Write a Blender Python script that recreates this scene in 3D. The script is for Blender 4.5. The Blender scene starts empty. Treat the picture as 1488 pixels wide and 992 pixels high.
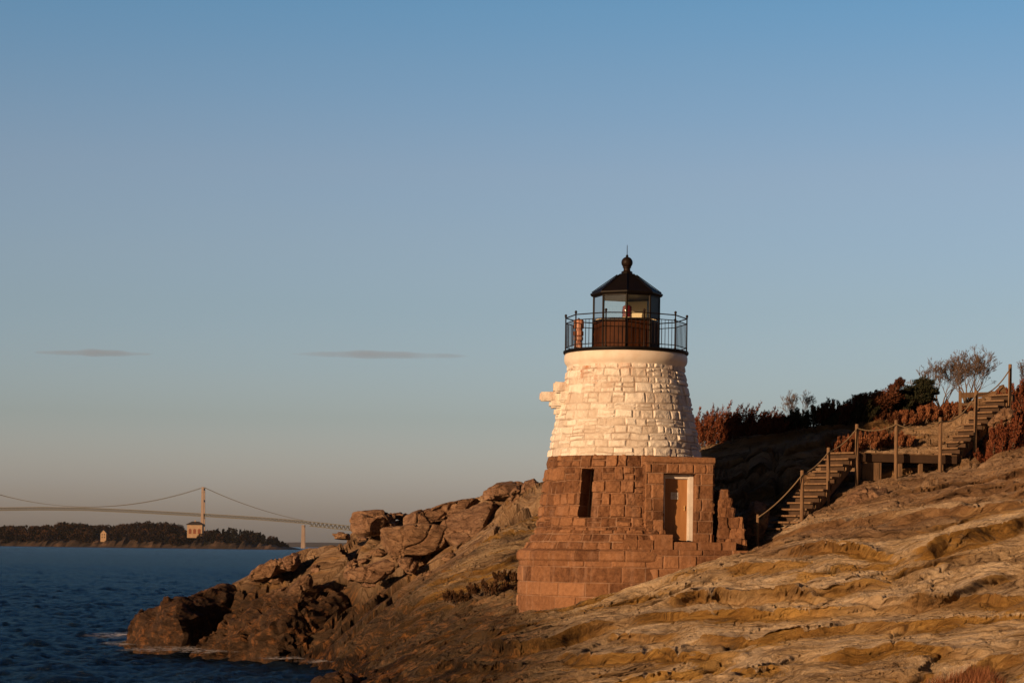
import bpy, bmesh, math, random
import numpy as np
from mathutils import Vector, noise as mnoise
random.seed(7)
RNG = np.random.default_rng(11)
R = math.radians
SC = bpy.context.scene
COL = SC.collection
F = 3200.0; CX = 744.0; CY = 797.2; TH = R(0.75); CAMZ = 4.2
CT, ST = math.cos(TH), math.sin(TH)
SUN_AZ, SUN_EL = R(43), R(10.8)       # sun behind the camera's left shoulder
TD = 71.0                            # distance of the lighthouse

def P(px, py, Y):
    u, v = px-CX, CY-py
    return Vector(((u*CT - v*ST)/F*Y, Y, CAMZ + (u*ST + v*CT)/F*Y))

# ------------------------------------------------------------------ noise
def _hash(ix, iy, seed=0):
    h = (ix.astype(np.int64)*374761393 + iy.astype(np.int64)*668265263 + seed*1442695041) & 0xFFFFFFFF
    h = ((h ^ (h >> 13))*1274126177) & 0xFFFFFFFF
    h = ((h ^ (h >> 16))*2246822519) & 0xFFFFFFFF
    return (h ^ (h >> 15)) & 0xFFFFFFFF
def hrand(ix, iy, seed=0):
    return _hash(ix, iy, seed)/4294967295.0
def perlin(x, y, seed=0):
    x0 = np.floor(x); y0 = np.floor(y); fx = x-x0; fy = y-y0
    u = fx*fx*fx*(fx*(fx*6-15)+10); v = fy*fy*fy*(fy*(fy*6-15)+10)
    def g(ox, oy):
        a = hrand(x0+ox, y0+oy, seed)*2*np.pi
        return np.cos(a)*(fx-ox) + np.sin(a)*(fy-oy)
    a, b, c, d = g(0,0), g(1,0), g(0,1), g(1,1)
    return ((a*(1-u)+b*u)*(1-v) + (c*(1-u)+d*u)*v)*1.5
def fbm(x, y, o=4, seed=0, gain=.5):
    s = 0; a = 1.; t = 0
    for i in range(o):
        s = s + a*perlin(x*2**i+i*17.3, y*2**i-i*9.1, seed+i); t += a; a *= gain
    return s/t
def ridged(x, y, o=4, seed=0):
    s = 0; a = 1.; t = 0
    for i in range(o):
        s = s + a*(1-2*np.abs(perlin(x*2**i+i*7.3, y*2**i-i*3.1, seed+i))); t += a; a *= .5
    return s/t
def sstep(a, b, x):
    t = np.clip((x-a)/(b-a), 0, 1); return t*t*(3-2*t)
def voronoi(x, y, seed=0):
    """F1, F2-F1 and nearest cell id / centre"""
    x0 = np.floor(x); y0 = np.floor(y)
    f1 = np.full(x.shape, 9.); f2 = np.full(x.shape, 9.)
    cx = np.zeros_like(x); cy = np.zeros_like(x); ix = np.zeros_like(x); iy = np.zeros_like(x)
    for i in (-1, 0, 1):
        for j in (-1, 0, 1):
            a = x0+i; b = y0+j
            px = a + hrand(a, b, seed); py = b + hrand(a, b, seed+5)
            d = np.hypot(px-x, py-y); m = d < f1
            f2 = np.where(m, f1, np.minimum(f2, d)); f1 = np.where(m, d, f1)
            cx = np.where(m, px, cx); cy = np.where(m, py, cy); ix = np.where(m, a, ix); iy = np.where(m, b, iy)
    return f1, f2-f1, ix, iy, x-cx, y-cy

# ------------------------------------------------------------------ objects
def tag(o, label=None, cat=None, group=None, kind=None):
    if label: o['label'] = label
    if cat: o['category'] = cat
    if group: o['group'] = group
    if kind: o['kind'] = kind
    return o
def empty(name, loc=(0, 0, 0), rz=0):
    o = bpy.data.objects.new(name, None); COL.objects.link(o)
    o.location = loc; o.rotation_euler.z = rz; o.empty_display_size = .3
    return o
def link(name, me, mat, parent=None):
    o = bpy.data.objects.new(name, me); COL.objects.link(o)
    if mat: me.materials.append(mat)
    if parent: o.parent = parent
    return o
def npmesh(name, V, Q, mat, parent=None, smooth=True, attrs=None, origin=None):
    """V (n,3), Q (m,k) same-size faces"""
    V = np.asarray(V, dtype=np.float32); Q = np.asarray(Q, dtype=np.int32)
    if origin is not None: V = V - np.asarray(origin, dtype=np.float32)
    me = bpy.data.meshes.new(name)
    k = Q.shape[1]
    me.vertices.add(len(V)); me.vertices.foreach_set('co', V.ravel())
    me.loops.add(Q.size); me.loops.foreach_set('vertex_index', Q.ravel())
    me.polygons.add(len(Q)); me.polygons.foreach_set('loop_start', np.arange(0, Q.size, k, dtype=np.int32))
    me.polygons.foreach_set('use_smooth', np.full(len(Q), smooth))
    me.update(calc_edges=True); me.validate()
    if attrs:
        for n, a in attrs.items():
            at = me.attributes.new(n, 'FLOAT', 'POINT'); at.data.foreach_set('value', np.asarray(a, dtype=np.float32).ravel())
    o = link(name, me, mat, parent)
    if origin is not None: o.location = origin
    return o
def gridq(nr, nc):
    i = np.arange(nr-1)[:, None]*nc + np.arange(nc-1)[None, :]
    i = i.ravel()
    return np.stack([i, i+1, i+nc+1, i+nc], 1)

class MB:
    def __init__(s): s.v = []; s.f = []
    def add(s, vs, fs):
        n = len(s.v); s.v += [tuple(p) for p in vs]; s.f += [tuple(i+n for i in f) for f in fs]
    def box(s, x0, x1, y0, y1, z0, z1):
        s.add([(x0,y0,z0),(x1,y0,z0),(x1,y1,z0),(x0,y1,z0),(x0,y0,z1),(x1,y0,z1),(x1,y1,z1),(x0,y1,z1)],
              [(0,3,2,1),(4,5,6,7),(0,1,5,4),(1,2,6,5),(2,3,7,6),(3,0,4,7)])
    def obox(s, c, ax, ay, az):
        c, ax, ay, az = map(Vector, (c, ax, ay, az))
        vs = [c-ax-ay-az, c+ax-ay-az, c+ax+ay-az, c-ax+ay-az, c-ax-ay+az, c+ax-ay+az, c+ax+ay+az, c-ax+ay+az]
        s.add(vs, [(0,3,2,1),(4,5,6,7),(0,1,5,4),(1,2,6,5),(2,3,7,6),(3,0,4,7)])
    def tube(s, pts, rad, n=6, cap=True):
        pts = [Vector(p) for p in pts]
        rads = rad if isinstance(rad, (list, tuple)) else [rad]*len(pts)
        base = len(s.v); prev = None
        for i, p in enumerate(pts):
            t = (pts[min(i+1, len(pts)-1)] - pts[max(i-1, 0)])
            if t.length < 1e-9: t = Vector((0, 0, 1))
            t.normalize()
            if prev is None:
                a = Vector((0, 0, 1)) if abs(t.z) < .9 else Vector((1, 0, 0))
                u = t.cross(a).normalized()
            else:
                u = (prev - t*prev.dot(t)).normalized()
            prev = u; w = t.cross(u)
            for k in range(n):
                an = 2*math.pi*k/n
                q = p + (u*math.cos(an) + w*math.sin(an))*rads[i]
                s.v.append(tuple(q))
        for i in range(len(pts)-1):
            for k in range(n):
                a = base+i*n+k; b = base+i*n+(k+1) % n
                s.f.append((a, b, b+n, a+n))
        if cap:
            s.f.append(tuple(base+k for k in range(n))[::-1]); e = base+(len(pts)-1)*n
            s.f.append(tuple(e+k for k in range(n)))
    def lathe(s, prof, n=32, c=(0, 0, 0), ph=0., caps=True):
        base = len(s.v)
        for r, z in prof:
            for k in range(n):
                a = ph + 2*math.pi*k/n
                s.v.append((c[0]+r*math.sin(a), c[1]-r*math.cos(a), c[2]+z))
        for i in range(len(prof)-1):
            for k in range(n):
                a = base+i*n+k; b = base+i*n+(k+1) % n
                s.f.append((a, b, b+n, a+n))
        if caps:
            s.f.append(tuple(base+k for k in range(n))[::-1]); e = base+(len(prof)-1)*n
            s.f.append(tuple(e+k for k in range(n)))
    def build(s, name, mat, parent=None, smooth=False, bevel=0, loc=None, autos=None):
        me = bpy.data.meshes.new(name)
        v = s.v
        if loc is not None: v = [(a-loc[0], b-loc[1], c-loc[2]) for a, b, c in v]
        me.from_pydata(v, [], s.f); me.update()
        if smooth: me.polygons.foreach_set('use_smooth', [True]*len(me.polygons))
        if autos is not None:
            me.polygons.foreach_set('use_smooth', [True]*len(me.polygons))
            me.set_sharp_from_angle(angle=R(autos))
        o = link(name, me, mat, parent)
        if loc is not None: o.location = loc
        if bevel:
            m = o.modifiers.new('bevel', 'BEVEL'); m.width = bevel; m.segments = 2; m.limit_method = 'ANGLE'
        return o

# ------------------------------------------------------------------ materials
class NT:
    def __init__(s, name):
        s.m = bpy.data.materials.new(name); s.m.use_nodes = True
        s.t = s.m.node_tree; s.b = s.t.nodes['Principled BSDF']; s.out = s.t.nodes['Material Output']
    def n(s, ty, **k):
        nd = s.t.nodes.new(ty)
        for a, v in k.items():
            if a.startswith('_'): setattr(nd, a[1:], v)
            else:
                nd.inputs[a.replace('__', ' ')].default_value = v
        return nd
    def l(s, a, b): s.t.links.new(a, b)
    def ramp(s, fac, stops):
        r = s.t.nodes.new('ShaderNodeValToRGB'); e = r.color_ramp.elements
        while len(e) < len(stops): e.new(.5)
        for el, (p, c) in zip(e, stops): el.position = p; el.color = (*c, 1) if len(c) == 3 else c
        s.l(fac, r.inputs[0]); return r.outputs[0]
    def noise(s, vec, scale, detail=5, rough=.55, dist=0):
        nd = s.n('ShaderNodeTexNoise', Scale=scale, Detail=detail, Roughness=rough, Distortion=dist)
        if vec is not None: s.l(vec, nd.inputs['Vector'])
        return nd.outputs['Fac']
    def coords(s, scale=(1, 1, 1), rot=(0, 0, 0)):
        c = s.n('ShaderNodeTexCoord'); m = s.n('ShaderNodeMapping')
        m.inputs['Scale'].default_value = scale; m.inputs['Rotation'].default_value = rot
        s.l(c.outputs['Object'], m.inputs[0]); return m.outputs[0]
    def mix(s, f, a, b, mode='MIX'):
        m = s.t.nodes.new('ShaderNodeMix'); m.data_type = 'RGBA'; m.blend_type = mode
        for k, v in ((0, f), (6, a), (7, b)):
            if isinstance(v, (int, float)): m.inputs[k].default_value = v
            elif isinstance(v, tuple): m.inputs[k].default_value = (*v, 1)
            else: s.l(v, m.inputs[k])
        return m.outputs[2]
    def math(s, op, a, b=0.):
        m = s.t.nodes.new('ShaderNodeMath'); m.operation = op
        for k, v in ((0, a), (1, b)):
            if isinstance(v, (int, float)): m.inputs[k].default_value = v
            else: s.l(v, m.inputs[k])
        return m.outputs[0]
    def attr(s, name):
        a = s.n('ShaderNodeAttribute'); a.attribute_name = name; return a.outputs['Fac']
    def bump(s, h, st=.3, dist=.02):
        b = s.n('ShaderNodeBump', Strength=st, Distance=dist); s.l(h, b.inputs['Height']); s.l(b.outputs[0], s.b.inputs['Normal'])
    def col(s, c):
        if isinstance(c, tuple): s.b.inputs['Base Color'].default_value = (*c, 1)
        else: s.l(c, s.b.inputs['Base Color'])
    def rough(s, v):
        if isinstance(v, (int, float)): s.b.inputs['Roughness'].default_value = v
        else: s.l(v, s.b.inputs['Roughness'])

def simple(name, c, c2=None, scale=6, rough=.7, metal=0, bump=.2, bscale=40, stretch=(1, 1, 1), spec=.3):
    t = NT(name); v = t.coords(stretch)
    c2 = c2 or tuple(x*.7 for x in c)
    t.col(t.ramp(t.noise(v, scale, 6), [(.3, c2), (.7, c)])); t.rough(rough)
    t.b.inputs['Metallic'].default_value = metal
    if bump: t.bump(t.noise(v, bscale, 4), bump, .01)
    t.b.inputs['Specular IOR Level'].default_value = spec
    return t.m

def rock_material():
    t = NT('coastal_ledge_rock')
    v2 = t.coords((1, 1, 1)); bed = t.attr('bed')
    sp = t.n('ShaderNodeSeparateXYZ'); t.l(v2, sp.inputs[0])
    def bv(fx, fy, fb):
        c = t.n('ShaderNodeCombineXYZ'); t.l(t.math('MULTIPLY', sp.outputs[0], fx), c.inputs[0]); t.l(t.math('MULTIPLY', sp.outputs[1], fy), c.inputs[1])
        t.l(t.math('MULTIPLY', bed, fb), c.inputs[2]); return c.outputs[0]
    broad = t.noise(bv(.30, .25, 2.6), 1, 7, .6, .5)
    lines = t.noise(bv(.8, .5, 13), 1, 9, .68, .6)
    fine = t.noise(bv(3.0, 2.4, 34), 1, 6, .7, .3)
    grit = t.noise(v2, 11, 10, .78)
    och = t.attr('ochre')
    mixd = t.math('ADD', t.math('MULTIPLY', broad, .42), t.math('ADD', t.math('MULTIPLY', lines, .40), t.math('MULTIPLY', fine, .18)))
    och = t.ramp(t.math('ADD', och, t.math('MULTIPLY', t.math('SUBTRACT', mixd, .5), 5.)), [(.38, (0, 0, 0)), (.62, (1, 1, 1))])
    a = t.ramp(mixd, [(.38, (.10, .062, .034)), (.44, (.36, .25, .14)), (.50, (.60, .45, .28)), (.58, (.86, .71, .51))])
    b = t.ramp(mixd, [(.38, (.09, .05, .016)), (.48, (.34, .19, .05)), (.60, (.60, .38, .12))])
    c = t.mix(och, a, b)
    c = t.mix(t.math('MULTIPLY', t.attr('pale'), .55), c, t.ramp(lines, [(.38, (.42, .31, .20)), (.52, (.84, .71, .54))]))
    c = t.mix(t.math('MULTIPLY', t.attr('pink'), .85), c, t.ramp(mixd, [(.38, (.11, .060, .034)), (.50, (.27, .16, .095)), (.62, (.46, .31, .20))]))
    grey = t.ramp(t.noise(bv(.5, .4, 2), 1, 8, .65), [(.60, (0, 0, 0)), (.66, (1, 1, 1))])
    c = t.mix(t.math('MULTIPLY', grey, .5), c, (.20, .18, .16))
    dark = t.ramp(lines, [(.33, (1, 1, 1)), (.40, (0, 0, 0))])
    c = t.mix(t.math('MULTIPLY', dark, .75), c, (.07, .04, .02))
    lich = t.ramp(grit, [(.60, (0, 0, 0)), (.65, (1, 1, 1))])
    c = t.mix(t.math('MULTIPLY', lich, .5), c, (.08, .055, .035))
    lite = t.ramp(grit, [(.34, (1, 1, 1)), (.40, (0, 0, 0))])
    c = t.mix(t.math('MULTIPLY', lite, .35), c, (.72, .64, .52))
    wet = t.attr('wet')
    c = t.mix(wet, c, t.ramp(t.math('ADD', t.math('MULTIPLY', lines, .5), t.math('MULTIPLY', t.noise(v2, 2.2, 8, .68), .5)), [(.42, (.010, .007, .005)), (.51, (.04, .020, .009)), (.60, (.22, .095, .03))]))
    c = t.mix(t.math('MULTIPLY', t.attr('crack'), .8), c, (.035, .022, .012))
    t.col(c); t.rough(.85); t.b.inputs['Specular IOR Level'].default_value = .25
    h = t.math('ADD', t.math('MULTIPLY', lines, 1.3), t.math('MULTIPLY', fine, .45))
    h = t.math('ADD', h, t.math('MULTIPLY', grit, .8))
    t.bump(h, 1., .20)
    return t.m
M_ROCK = rock_material()

def boulder_material():
    t = NT('boulder_granite')
    v = t.coords((1, 1, 2.5), (R(20), R(-25), 0)); v2 = t.coords()
    oi = t.n('ShaderNodeObjectInfo').outputs['Random']
    s = t.noise(v, 1.6, 8, .62, .5)
    a = t.ramp(s, [(.3, (.15, .085, .055)), (.5, (.28, .17, .115)), (.72, (.40, .265, .18))])
    b = t.ramp(s, [(.3, (.16, .09, .05)), (.5, (.30, .185, .11)), (.72, (.44, .30, .19))])
    c = t.mix(oi, a, b)
    l = t.ramp(t.noise(v2, 6, 8, .7), [(.57, (0, 0, 0)), (.66, (1, 1, 1))])
    c = t.mix(t.math('MULTIPLY', l, .5), c, (.07, .05, .04))
    gz = t.n('ShaderNodeSeparateXYZ'); gg = t.n('ShaderNodeNewGeometry'); t.l(gg.outputs['Position'], gz.inputs[0])
    wz = t.math('ADD', gz.outputs[2], t.math('MULTIPLY', t.noise(v2, .8, 5, .6), 1.6))
    wf = t.ramp(t.math('MULTIPLY', wz, .25), [(.72, (1, 1, 1)), (.98, (0, 0, 0))])
    c = t.mix(t.math('MULTIPLY', wf, .85), c, t.ramp(t.noise(v2, 2.6, 7, .65), [(.38, (.008, .005, .004)), (.53, (.032, .016, .007)), (.66, (.20, .085, .028))]))
    ck = t.ramp(t.noise(v, 1.3, 9, .6, 1.), [(.488, (0, 0, 0)), (.5, (1, 1, 1)), (.512, (0, 0, 0))])
    c = t.mix(t.math('MULTIPLY', ck, .6), c, (.06, .035, .02))
    t.col(c); t.rough(.85); t.b.inputs['Specular IOR Level'].default_value = .25
    t.bump(t.math('SUBTRACT', t.math('ADD', t.noise(v2, 9, 10, .78), t.noise(v, 3.5, 9, .7)), t.math('MULTIPLY', ck, .5)), 1., .10)
    return t.m
M_BOULDER = boulder_material()

def stone_material(name, lo, mid, hi, mort, paint=False):
    t = NT(name); v = t.coords()
    blk = t.attr('blk'); mt = t.attr('mortar')
    n = t.noise(v, 9, 7, .65)
    f = t.math('ADD', t.math('MULTIPLY', blk, .40 if not paint else .3), t.math('MULTIPLY', n, .70 if not paint else .55))
    c = t.ramp(f, [(.28, lo), (.52, mid), (.80, hi)])
    if paint:
        # rust bleeding down from the gallery and lost paint flecks
        vs = t.coords((3.2, 3.2, .5))
        z = t.n('ShaderNodeSeparateXYZ'); tc = t.n('ShaderNodeTexCoord'); t.l(tc.outputs['Object'], z.inputs[0])
        top = t.ramp(t.math('MULTIPLY', z.outputs[2], .1), [(.66, (0, 0, 0)), (.80, (1, 1, 1))])
        side = t.ramp(t.math('ADD', t.math('MULTIPLY', z.outputs[0], -.33), .3), [(.15, (.25, .25, .25)), (.9, (1, 1, 1))])
        rust = t.ramp(t.noise(vs, 1.1, 6, .65), [(.5, (0, 0, 0)), (.64, (1, 1, 1))])
        c = t.mix(t.math('MULTIPLY', t.math('MULTIPLY', rust, top), side), c, (.42, .15, .05))
        fl = t.ramp(t.noise(v, 5.5, 9, .75), [(.60, (0, 0, 0)), (.68, (1, 1, 1))])
        c = t.mix(t.math('MULTIPLY', fl, .5), c, (.36, .27, .21))
    else:
        vs = t.coords((2.5, 2.5, .6))
        st = t.ramp(t.noise(vs, 1.4, 5, .6), [(.52, (0, 0, 0)), (.68, (1, 1, 1))])
        c = t.mix(t.math('MULTIPLY', st, .35), c, (.38, .24, .17))
        ds = t.ramp(t.noise(v, 2.2, 8, .7), [(.56, (0, 0, 0)), (.66, (1, 1, 1))])
        c = t.mix(t.math('MULTIPLY', ds, .45), c, (.11, .055, .035))
    c = t.mix(mt, c, mort)
    t.col(c); t.rough(.88 if not paint else .7); t.b.inputs['Specular IOR Level'].default_value = .2
    t.bump(t.noise(v, 22, 8, .7), .75, .03)
    return t.m
M_GRANITE = stone_material('red_granite', (.085, .038, .020), (.20, .100, .052), (.32, .170, .092), (.32, .22, .16))
M_WHITE = stone_material('white_painted_stone', (.60, .54, .48), (.84, .82, .78), (.90, .88, .85), (.26, .18, .13), True)
M_CORN = simple('white_painted_cornice', (.80, .77, .72), (.70, .62, .54), 3, .6, bump=.3, bscale=12)
M_BLACK = simple('black_iron_paint', (.0055, .005, .005), (.009, .006, .005), 5, .5, bump=.15, spec=.12)
M_IRON = simple('rusty_black_iron', (.009, .008, .007), (.022, .011, .008), 9, .5, spec=.15)
M_WOODP = simple('brown_painted_panel', (.075, .026, .010), (.04, .015, .007), 4, .6, spec=.08)
M_FRAME = simple('white_door_frame', (.74, .72, .70), (.60, .58, .55), 4, .5, bump=.1)
M_DOOR = simple('bronze_door_leaf', (.44, .23, .10), (.34, .17, .07), 1.5, .3, bump=.1, stretch=(6, 6, .6))
M_PAPER = simple('paper_notice', (.78, .76, .73), (.62, .60, .58), 30, .7, bump=0)
M_CREAM = simple('cream_interior_paint', (.82, .74, .56), (.76, .66, .48), 3, .6, bump=0)
M_BRASS = simple('dull_brass', (.30, .20, .08), None, 9, .4, metal=.8)
M_WOOD = simple('weathered_timber', (.25, .16, .095), (.13, .08, .045), 5, .85, bump=.5, bscale=30, stretch=(6, 6, .8))
M_PLANK = simple('weathered_plank', (.20, .125, .072), (.10, .062, .036), 4, .85, bump=.5, bscale=30, stretch=(1, 1, 8))
M_ROPE = simple('hemp_rope', (.34, .26, .17), (.2, .15, .09), 60, .9, bump=.6, bscale=200)
M_DARK = simple('dark_interior', (.012, .010, .009), None, 3, .8, bump=0)

def leafmat(name, a, b, c, scale=2.0):
    t = NT(name); v = t.coords()
    rnd = t.attr('rnd')
    f = t.math('ADD', t.math('MULTIPLY', rnd, .6), t.math('MULTIPLY', t.noise(v, scale, 4), .5))
    t.col(t.ramp(f, [(.25, a), (.5, b), (.8, c)])); t.rough(.75); t.b.inputs['Specular IOR Level'].default_value = .15
    return t.m
M_RED = leafmat('rust_red_foliage', (.06, .018, .01), (.15, .045, .022), (.24, .085, .04))
M_RED2 = leafmat('dry_red_brush', (.09, .03, .015), (.20, .075, .035), (.30, .14, .07))
M_EVER = leafmat('dark_evergreen', (.010, .014, .008), (.022, .026, .014), (.045, .04, .02))
M_CEDAR = leafmat('rusty_cedar', (.03, .014, .008), (.075, .028, .014), (.12, .045, .022))
M_BARK = simple('grey_bark', (.20, .15, .11), (.11, .08, .06), 8, .9)
M_TWIG = simple('bare_twigs', (.17, .125, .10), (.10, .07, .055), 8, .9, bump=0)
M_DGRASS = leafmat('dry_grass', (.16, .10, .05), (.28, .17, .08), (.40, .26, .14))
M_FARTREE = leafmat('far_woodland', (.010, .007, .004), (.022, .013, .007), (.055, .027, .014), .02)
M_FARPINE = leafmat('far_conifer', (.004, .005, .003), (.009, .010, .006), (.018, .016, .009), .02)
M_STRUT = simple('pale_green_steel', (.165, .16, .125), (.14, .135, .10), .05, .7, bump=0)
M_TOWERS = simple('pale_bridge_tower', (.34, .27, .23), (.30, .23, .19), .05, .7, bump=0)
M_CONC = simple('bridge_concrete', (.33, .27, .23), (.27, .21, .18), .05, .8, bump=0)
M_CABLE = simple('cable_steel', (.16, .16, .14), None, .05, .7, bump=0)
M_HWALL = simple('cream_house_wall', (.42, .30, .20), (.34, .24, .16), .3, .8, bump=0)
M_HROOF = simple('dark_house_roof', (.055, .045, .04), (.035, .03, .028), .5, .8, bump=0)
M_HARCH = simple('rust_red_arch_infill', (.22, .07, .035), None, .5, .6, bump=0)

# ------------------------------------------------------------------ terrain
CP = []
def cp(px, py, Y): v = P(px, py, Y); CP.append((v.x, v.y, v.z))
for a in [ # near slope, bottom of the frame
    (530,1000,67),(600,1000,62),(700,1000,57),(850,1000,53),(1000,1000,51),(1200,1000,50),(1350,1000,49),(1500,1000,48),
    (600,955,68),(700,945,63),(850,935,59),(1000,915,58),(1200,892,57),(1350,880,56),(1500,866,55),
    (800,905,63),(1000,865,62.5),(1150,835,62),(1300,810,62),(1500,780,61),
    # crest in front of the lighthouse
    (560,948,71.5),(610,927,71),(700,904,68.5),(755,891,67),(860,868,66.5),(950,839,66.2),(1010,818,66.2),(1085,797,67),
    (1110,793,67.4),(1150,779,68),(1200,764,68.3),(1250,750,68.5),(1350,716,69.5),(1490,688,70),
    # ground under and around the steps
    (1101,800,69.4),(1130,790,69.8),(1166,752,70.7),(1204,724,71.9),(1246,702,73.0),(1303,692,73.3),(1367,678,74.1),(1418,648,75.7),
    (1470,605,78),(1230,735,70.8),(1300,712,71.4),(1400,685,72.6),(1490,655,74),(1060,794,70.4),(1080,772,72.4),(1125,735,73.4),(1180,690,74.2),
    (1240,655,76.6),(1320,650,77),(1400,612,79.5),(1300,630,78.6),
    # hollow in the lighthouse's shadow and the skyline behind
    (1040,770,73.6),(1050,730,74.6),(1080,700,75.3),(1130,665,76.2),(1180,640,76.9),(1230,625,77.6),
    (960,655,77),(1015,648,77.3),(1060,634,77.6),(1110,626,78),(1150,620,78.3),(1210,612,79),(1290,600,80.5),(1400,582,82.5),(1490,562,84.5),
    # slab left of the lighthouse
    (800,690,83),(783,722,79),(766,748,78),(690,800,77),(600,856,76),(545,890,77),
    (750,800,74.5),(745,850,72),(700,875,72),(650,890,73),(600,905,74),(555,925,75.5),(500,945,77),
    # gully beyond it and outcrop
    (640,845,79),(700,800,80),(750,745,81),(585,866,80),(530,893,80.5),
    (620,825,84),(690,790,83.5),(725,765,84),(550,845,86),(490,895,84.5),(440,930,82.5),
    (500,862,87),(450,900,85),(400,928,85.5),(540,802,87),(600,790,87),(660,760,87.3),(720,735,86.5),(470,812,88.5),(440,850,88.5),
    (380,882,89),(330,918,88.5),(300,938,89),(400,848,90.5),(340,875,91),(280,910,91),(230,930,92),
    (195,925,93.5),(250,896,93.5),(300,870,93.3),(375,834,92.8),(420,813,92.5),(445,800,91.5),(505,776,90.5),(590,764,89.5),(640,748,89),
    (700,725,88),(750,707,87),(785,698,85.5)]:
    cp(*a)
def wp(px, Y, z):
    CP.append(((px-CX)/F*Y, Y, z))
for a in [(1500,44,.6),(1200,45,.5),(1000,46,.3),(850,48,.1),(700,52,-.2),(600,57,-.5),(530,62,-.8),(440,70,-1.2),
          (1500,38,-1),(1000,38,-1.2),(700,44,-1.3),
          (180,97,-1.2),(150,93,-1.2),(300,97,-.2),(400,98,.8),(500,98,1.8),(600,98,2.2),(700,98,2.6),(800,98,3.4),
          (200,90,-1.3),(250,87,-1.3),(330,84,-1.2),(400,80.5,-1.2),(440,78,-1.1),(480,75,-1.0),(400,75,-1.8),(250,80,-2),(150,88,-2),(100,95,-2),
          (850,71,1.9),(900,70,1.9),(960,70,2.2),(800,72,2.0),(900,74,2.2),(960,76,3.0),(880,80,4.2),(850,86,5.2),(950,82,5.2),
          (1000,98,5.0),(1010,84,6.2),(1100,86,6.8),(1200,88,7.8),(1350,91,8.6),(1200,99,6.2),(1490,100,8.5),(100,104,-2.5),(300,104,-2),(500,104,-1),(800,104,2.)]:
    wp(*a)
CP = np.array(CP)
# linear kernel spline
def rbf_fit(pts):
    xy = pts[:, :2]; n = len(xy)
    D = np.hypot(xy[:, None, 0]-xy[None, :, 0], xy[:, None, 1]-xy[None, :, 1])
    Pm = np.column_stack([np.ones(n), xy])
    A = np.block([[-D + np.eye(n)*.03*-1, Pm], [Pm.T, np.zeros((3, 3))]])
    return np.linalg.solve(A, np.concatenate([pts[:, 2], np.zeros(3)]))
W = rbf_fit(CP)
def rbf_eval(x, y):
    out = W[-3] + W[-2]*x + W[-1]*y
    for (a, b, _), w in zip(CP, W[:-3]):
        out = out - w*np.hypot(x-a, y-b)
    return out
GX0, GX1, GY0, GY1 = -24., 34., 38., 106.
cx = np.arange(GX0, GX1+.01, .25); cy = np.arange(GY0, GY1+.01, .25)
CXg, CYg = np.meshgrid(cx, cy)
base = rbf_eval(CXg, CYg)
def blur(a, s):
    k = np.exp(-.5*(np.arange(-3*s, 3*s+1)/s)**2); k /= k.sum(); r = len(k)//2
    for ax in (0, 1):
        p = np.pad(a, [(r, r) if i == ax else (0, 0) for i in (0, 1)], mode='edge')
        a = sum(k[i]*(p[i:i+a.shape[0], :] if ax == 0 else p[:, i:i+a.shape[1]]) for i in range(len(k)))
    return a
base = blur(base, 2)
def bil(g, x, y, x0, y0, d):
    fx = np.clip((x-x0)/d, 0, g.shape[1]-1.001); fy = np.clip((y-y0)/d, 0, g.shape[0]-1.001)
    i = fx.astype(int); j = fy.astype(int); u = fx-i; v = fy-j
    return (g[j, i]*(1-u)+g[j, i+1]*u)*(1-v) + (g[j+1, i]*(1-u)+g[j+1, i+1]*u)*v
def stairs(s, T, k=.72):
    q = s/T; i = np.floor(q); t = q-i
    g = np.where(t < k, .18*t/k, .18+.82*sstep(k, 1, t))
    return T*(i+g) - s
def lip(s, T, k=.8):
    t = (s/T) % 1.
    return sstep(k, .99, t)*(1-sstep(.99, 1.0, t)) + (1-sstep(0, .25, t))*1.0 - .6*np.exp(-((t-k)/.07)**2)
DX = .065
gx = np.concatenate([np.arange(GX0, -6, .085), np.arange(-6, 17.5, .042), np.arange(17.5, GX1, .12)])
gy = np.concatenate([np.arange(GY0, 47, .15), np.arange(47, 70, .05), np.arange(70, 93, .075), np.arange(93, GY1, .2)])
X, Y = np.meshgrid(gx, gy)
Z = bil(base, X, Y, GX0, GY0, .25)
outc = sstep(78, 79.6, Y + np.maximum(0, -X-5)*.5)*sstep(2.2, .8, X)
hill = sstep(72, 76, Y)*sstep(5.5, 7.5, X)
slabB = sstep(70, 72, Y)*sstep(1.6, .4, X)*(1-outc)
near = 1-np.maximum(outc, hill)
wx = fbm(X*.22, Y*.22, 3, 3)*1.6; wy = fbm(X*.22+40, Y*.22, 3, 4)*1.2
S = Z - .20*X + .14*Y + wx*.35 + fbm(X*.55, Y*1.1, 3, 8)*.22
amp = sstep(-.3, .3, fbm(X*.16, Y*.3, 2, 21))
st1 = stairs(S, .62, .8); S2 = S+.3+fbm(X*.9, Y*2.2, 3, 9)*.08; st2 = stairs(S2, .21, .7)
steep = near*(1-slabB*.65)
def smooth_hit(px, py):
    y = 44.
    while y < 80:
        p = P(px, py, y)
        if float(bil(base, np.array([p.x]), np.array([p.y]), GX0, GY0, .25)[0]) >= p.z: return p.x, p.y
        y += .1
    return P(px, py, 68).x, 68.
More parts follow.
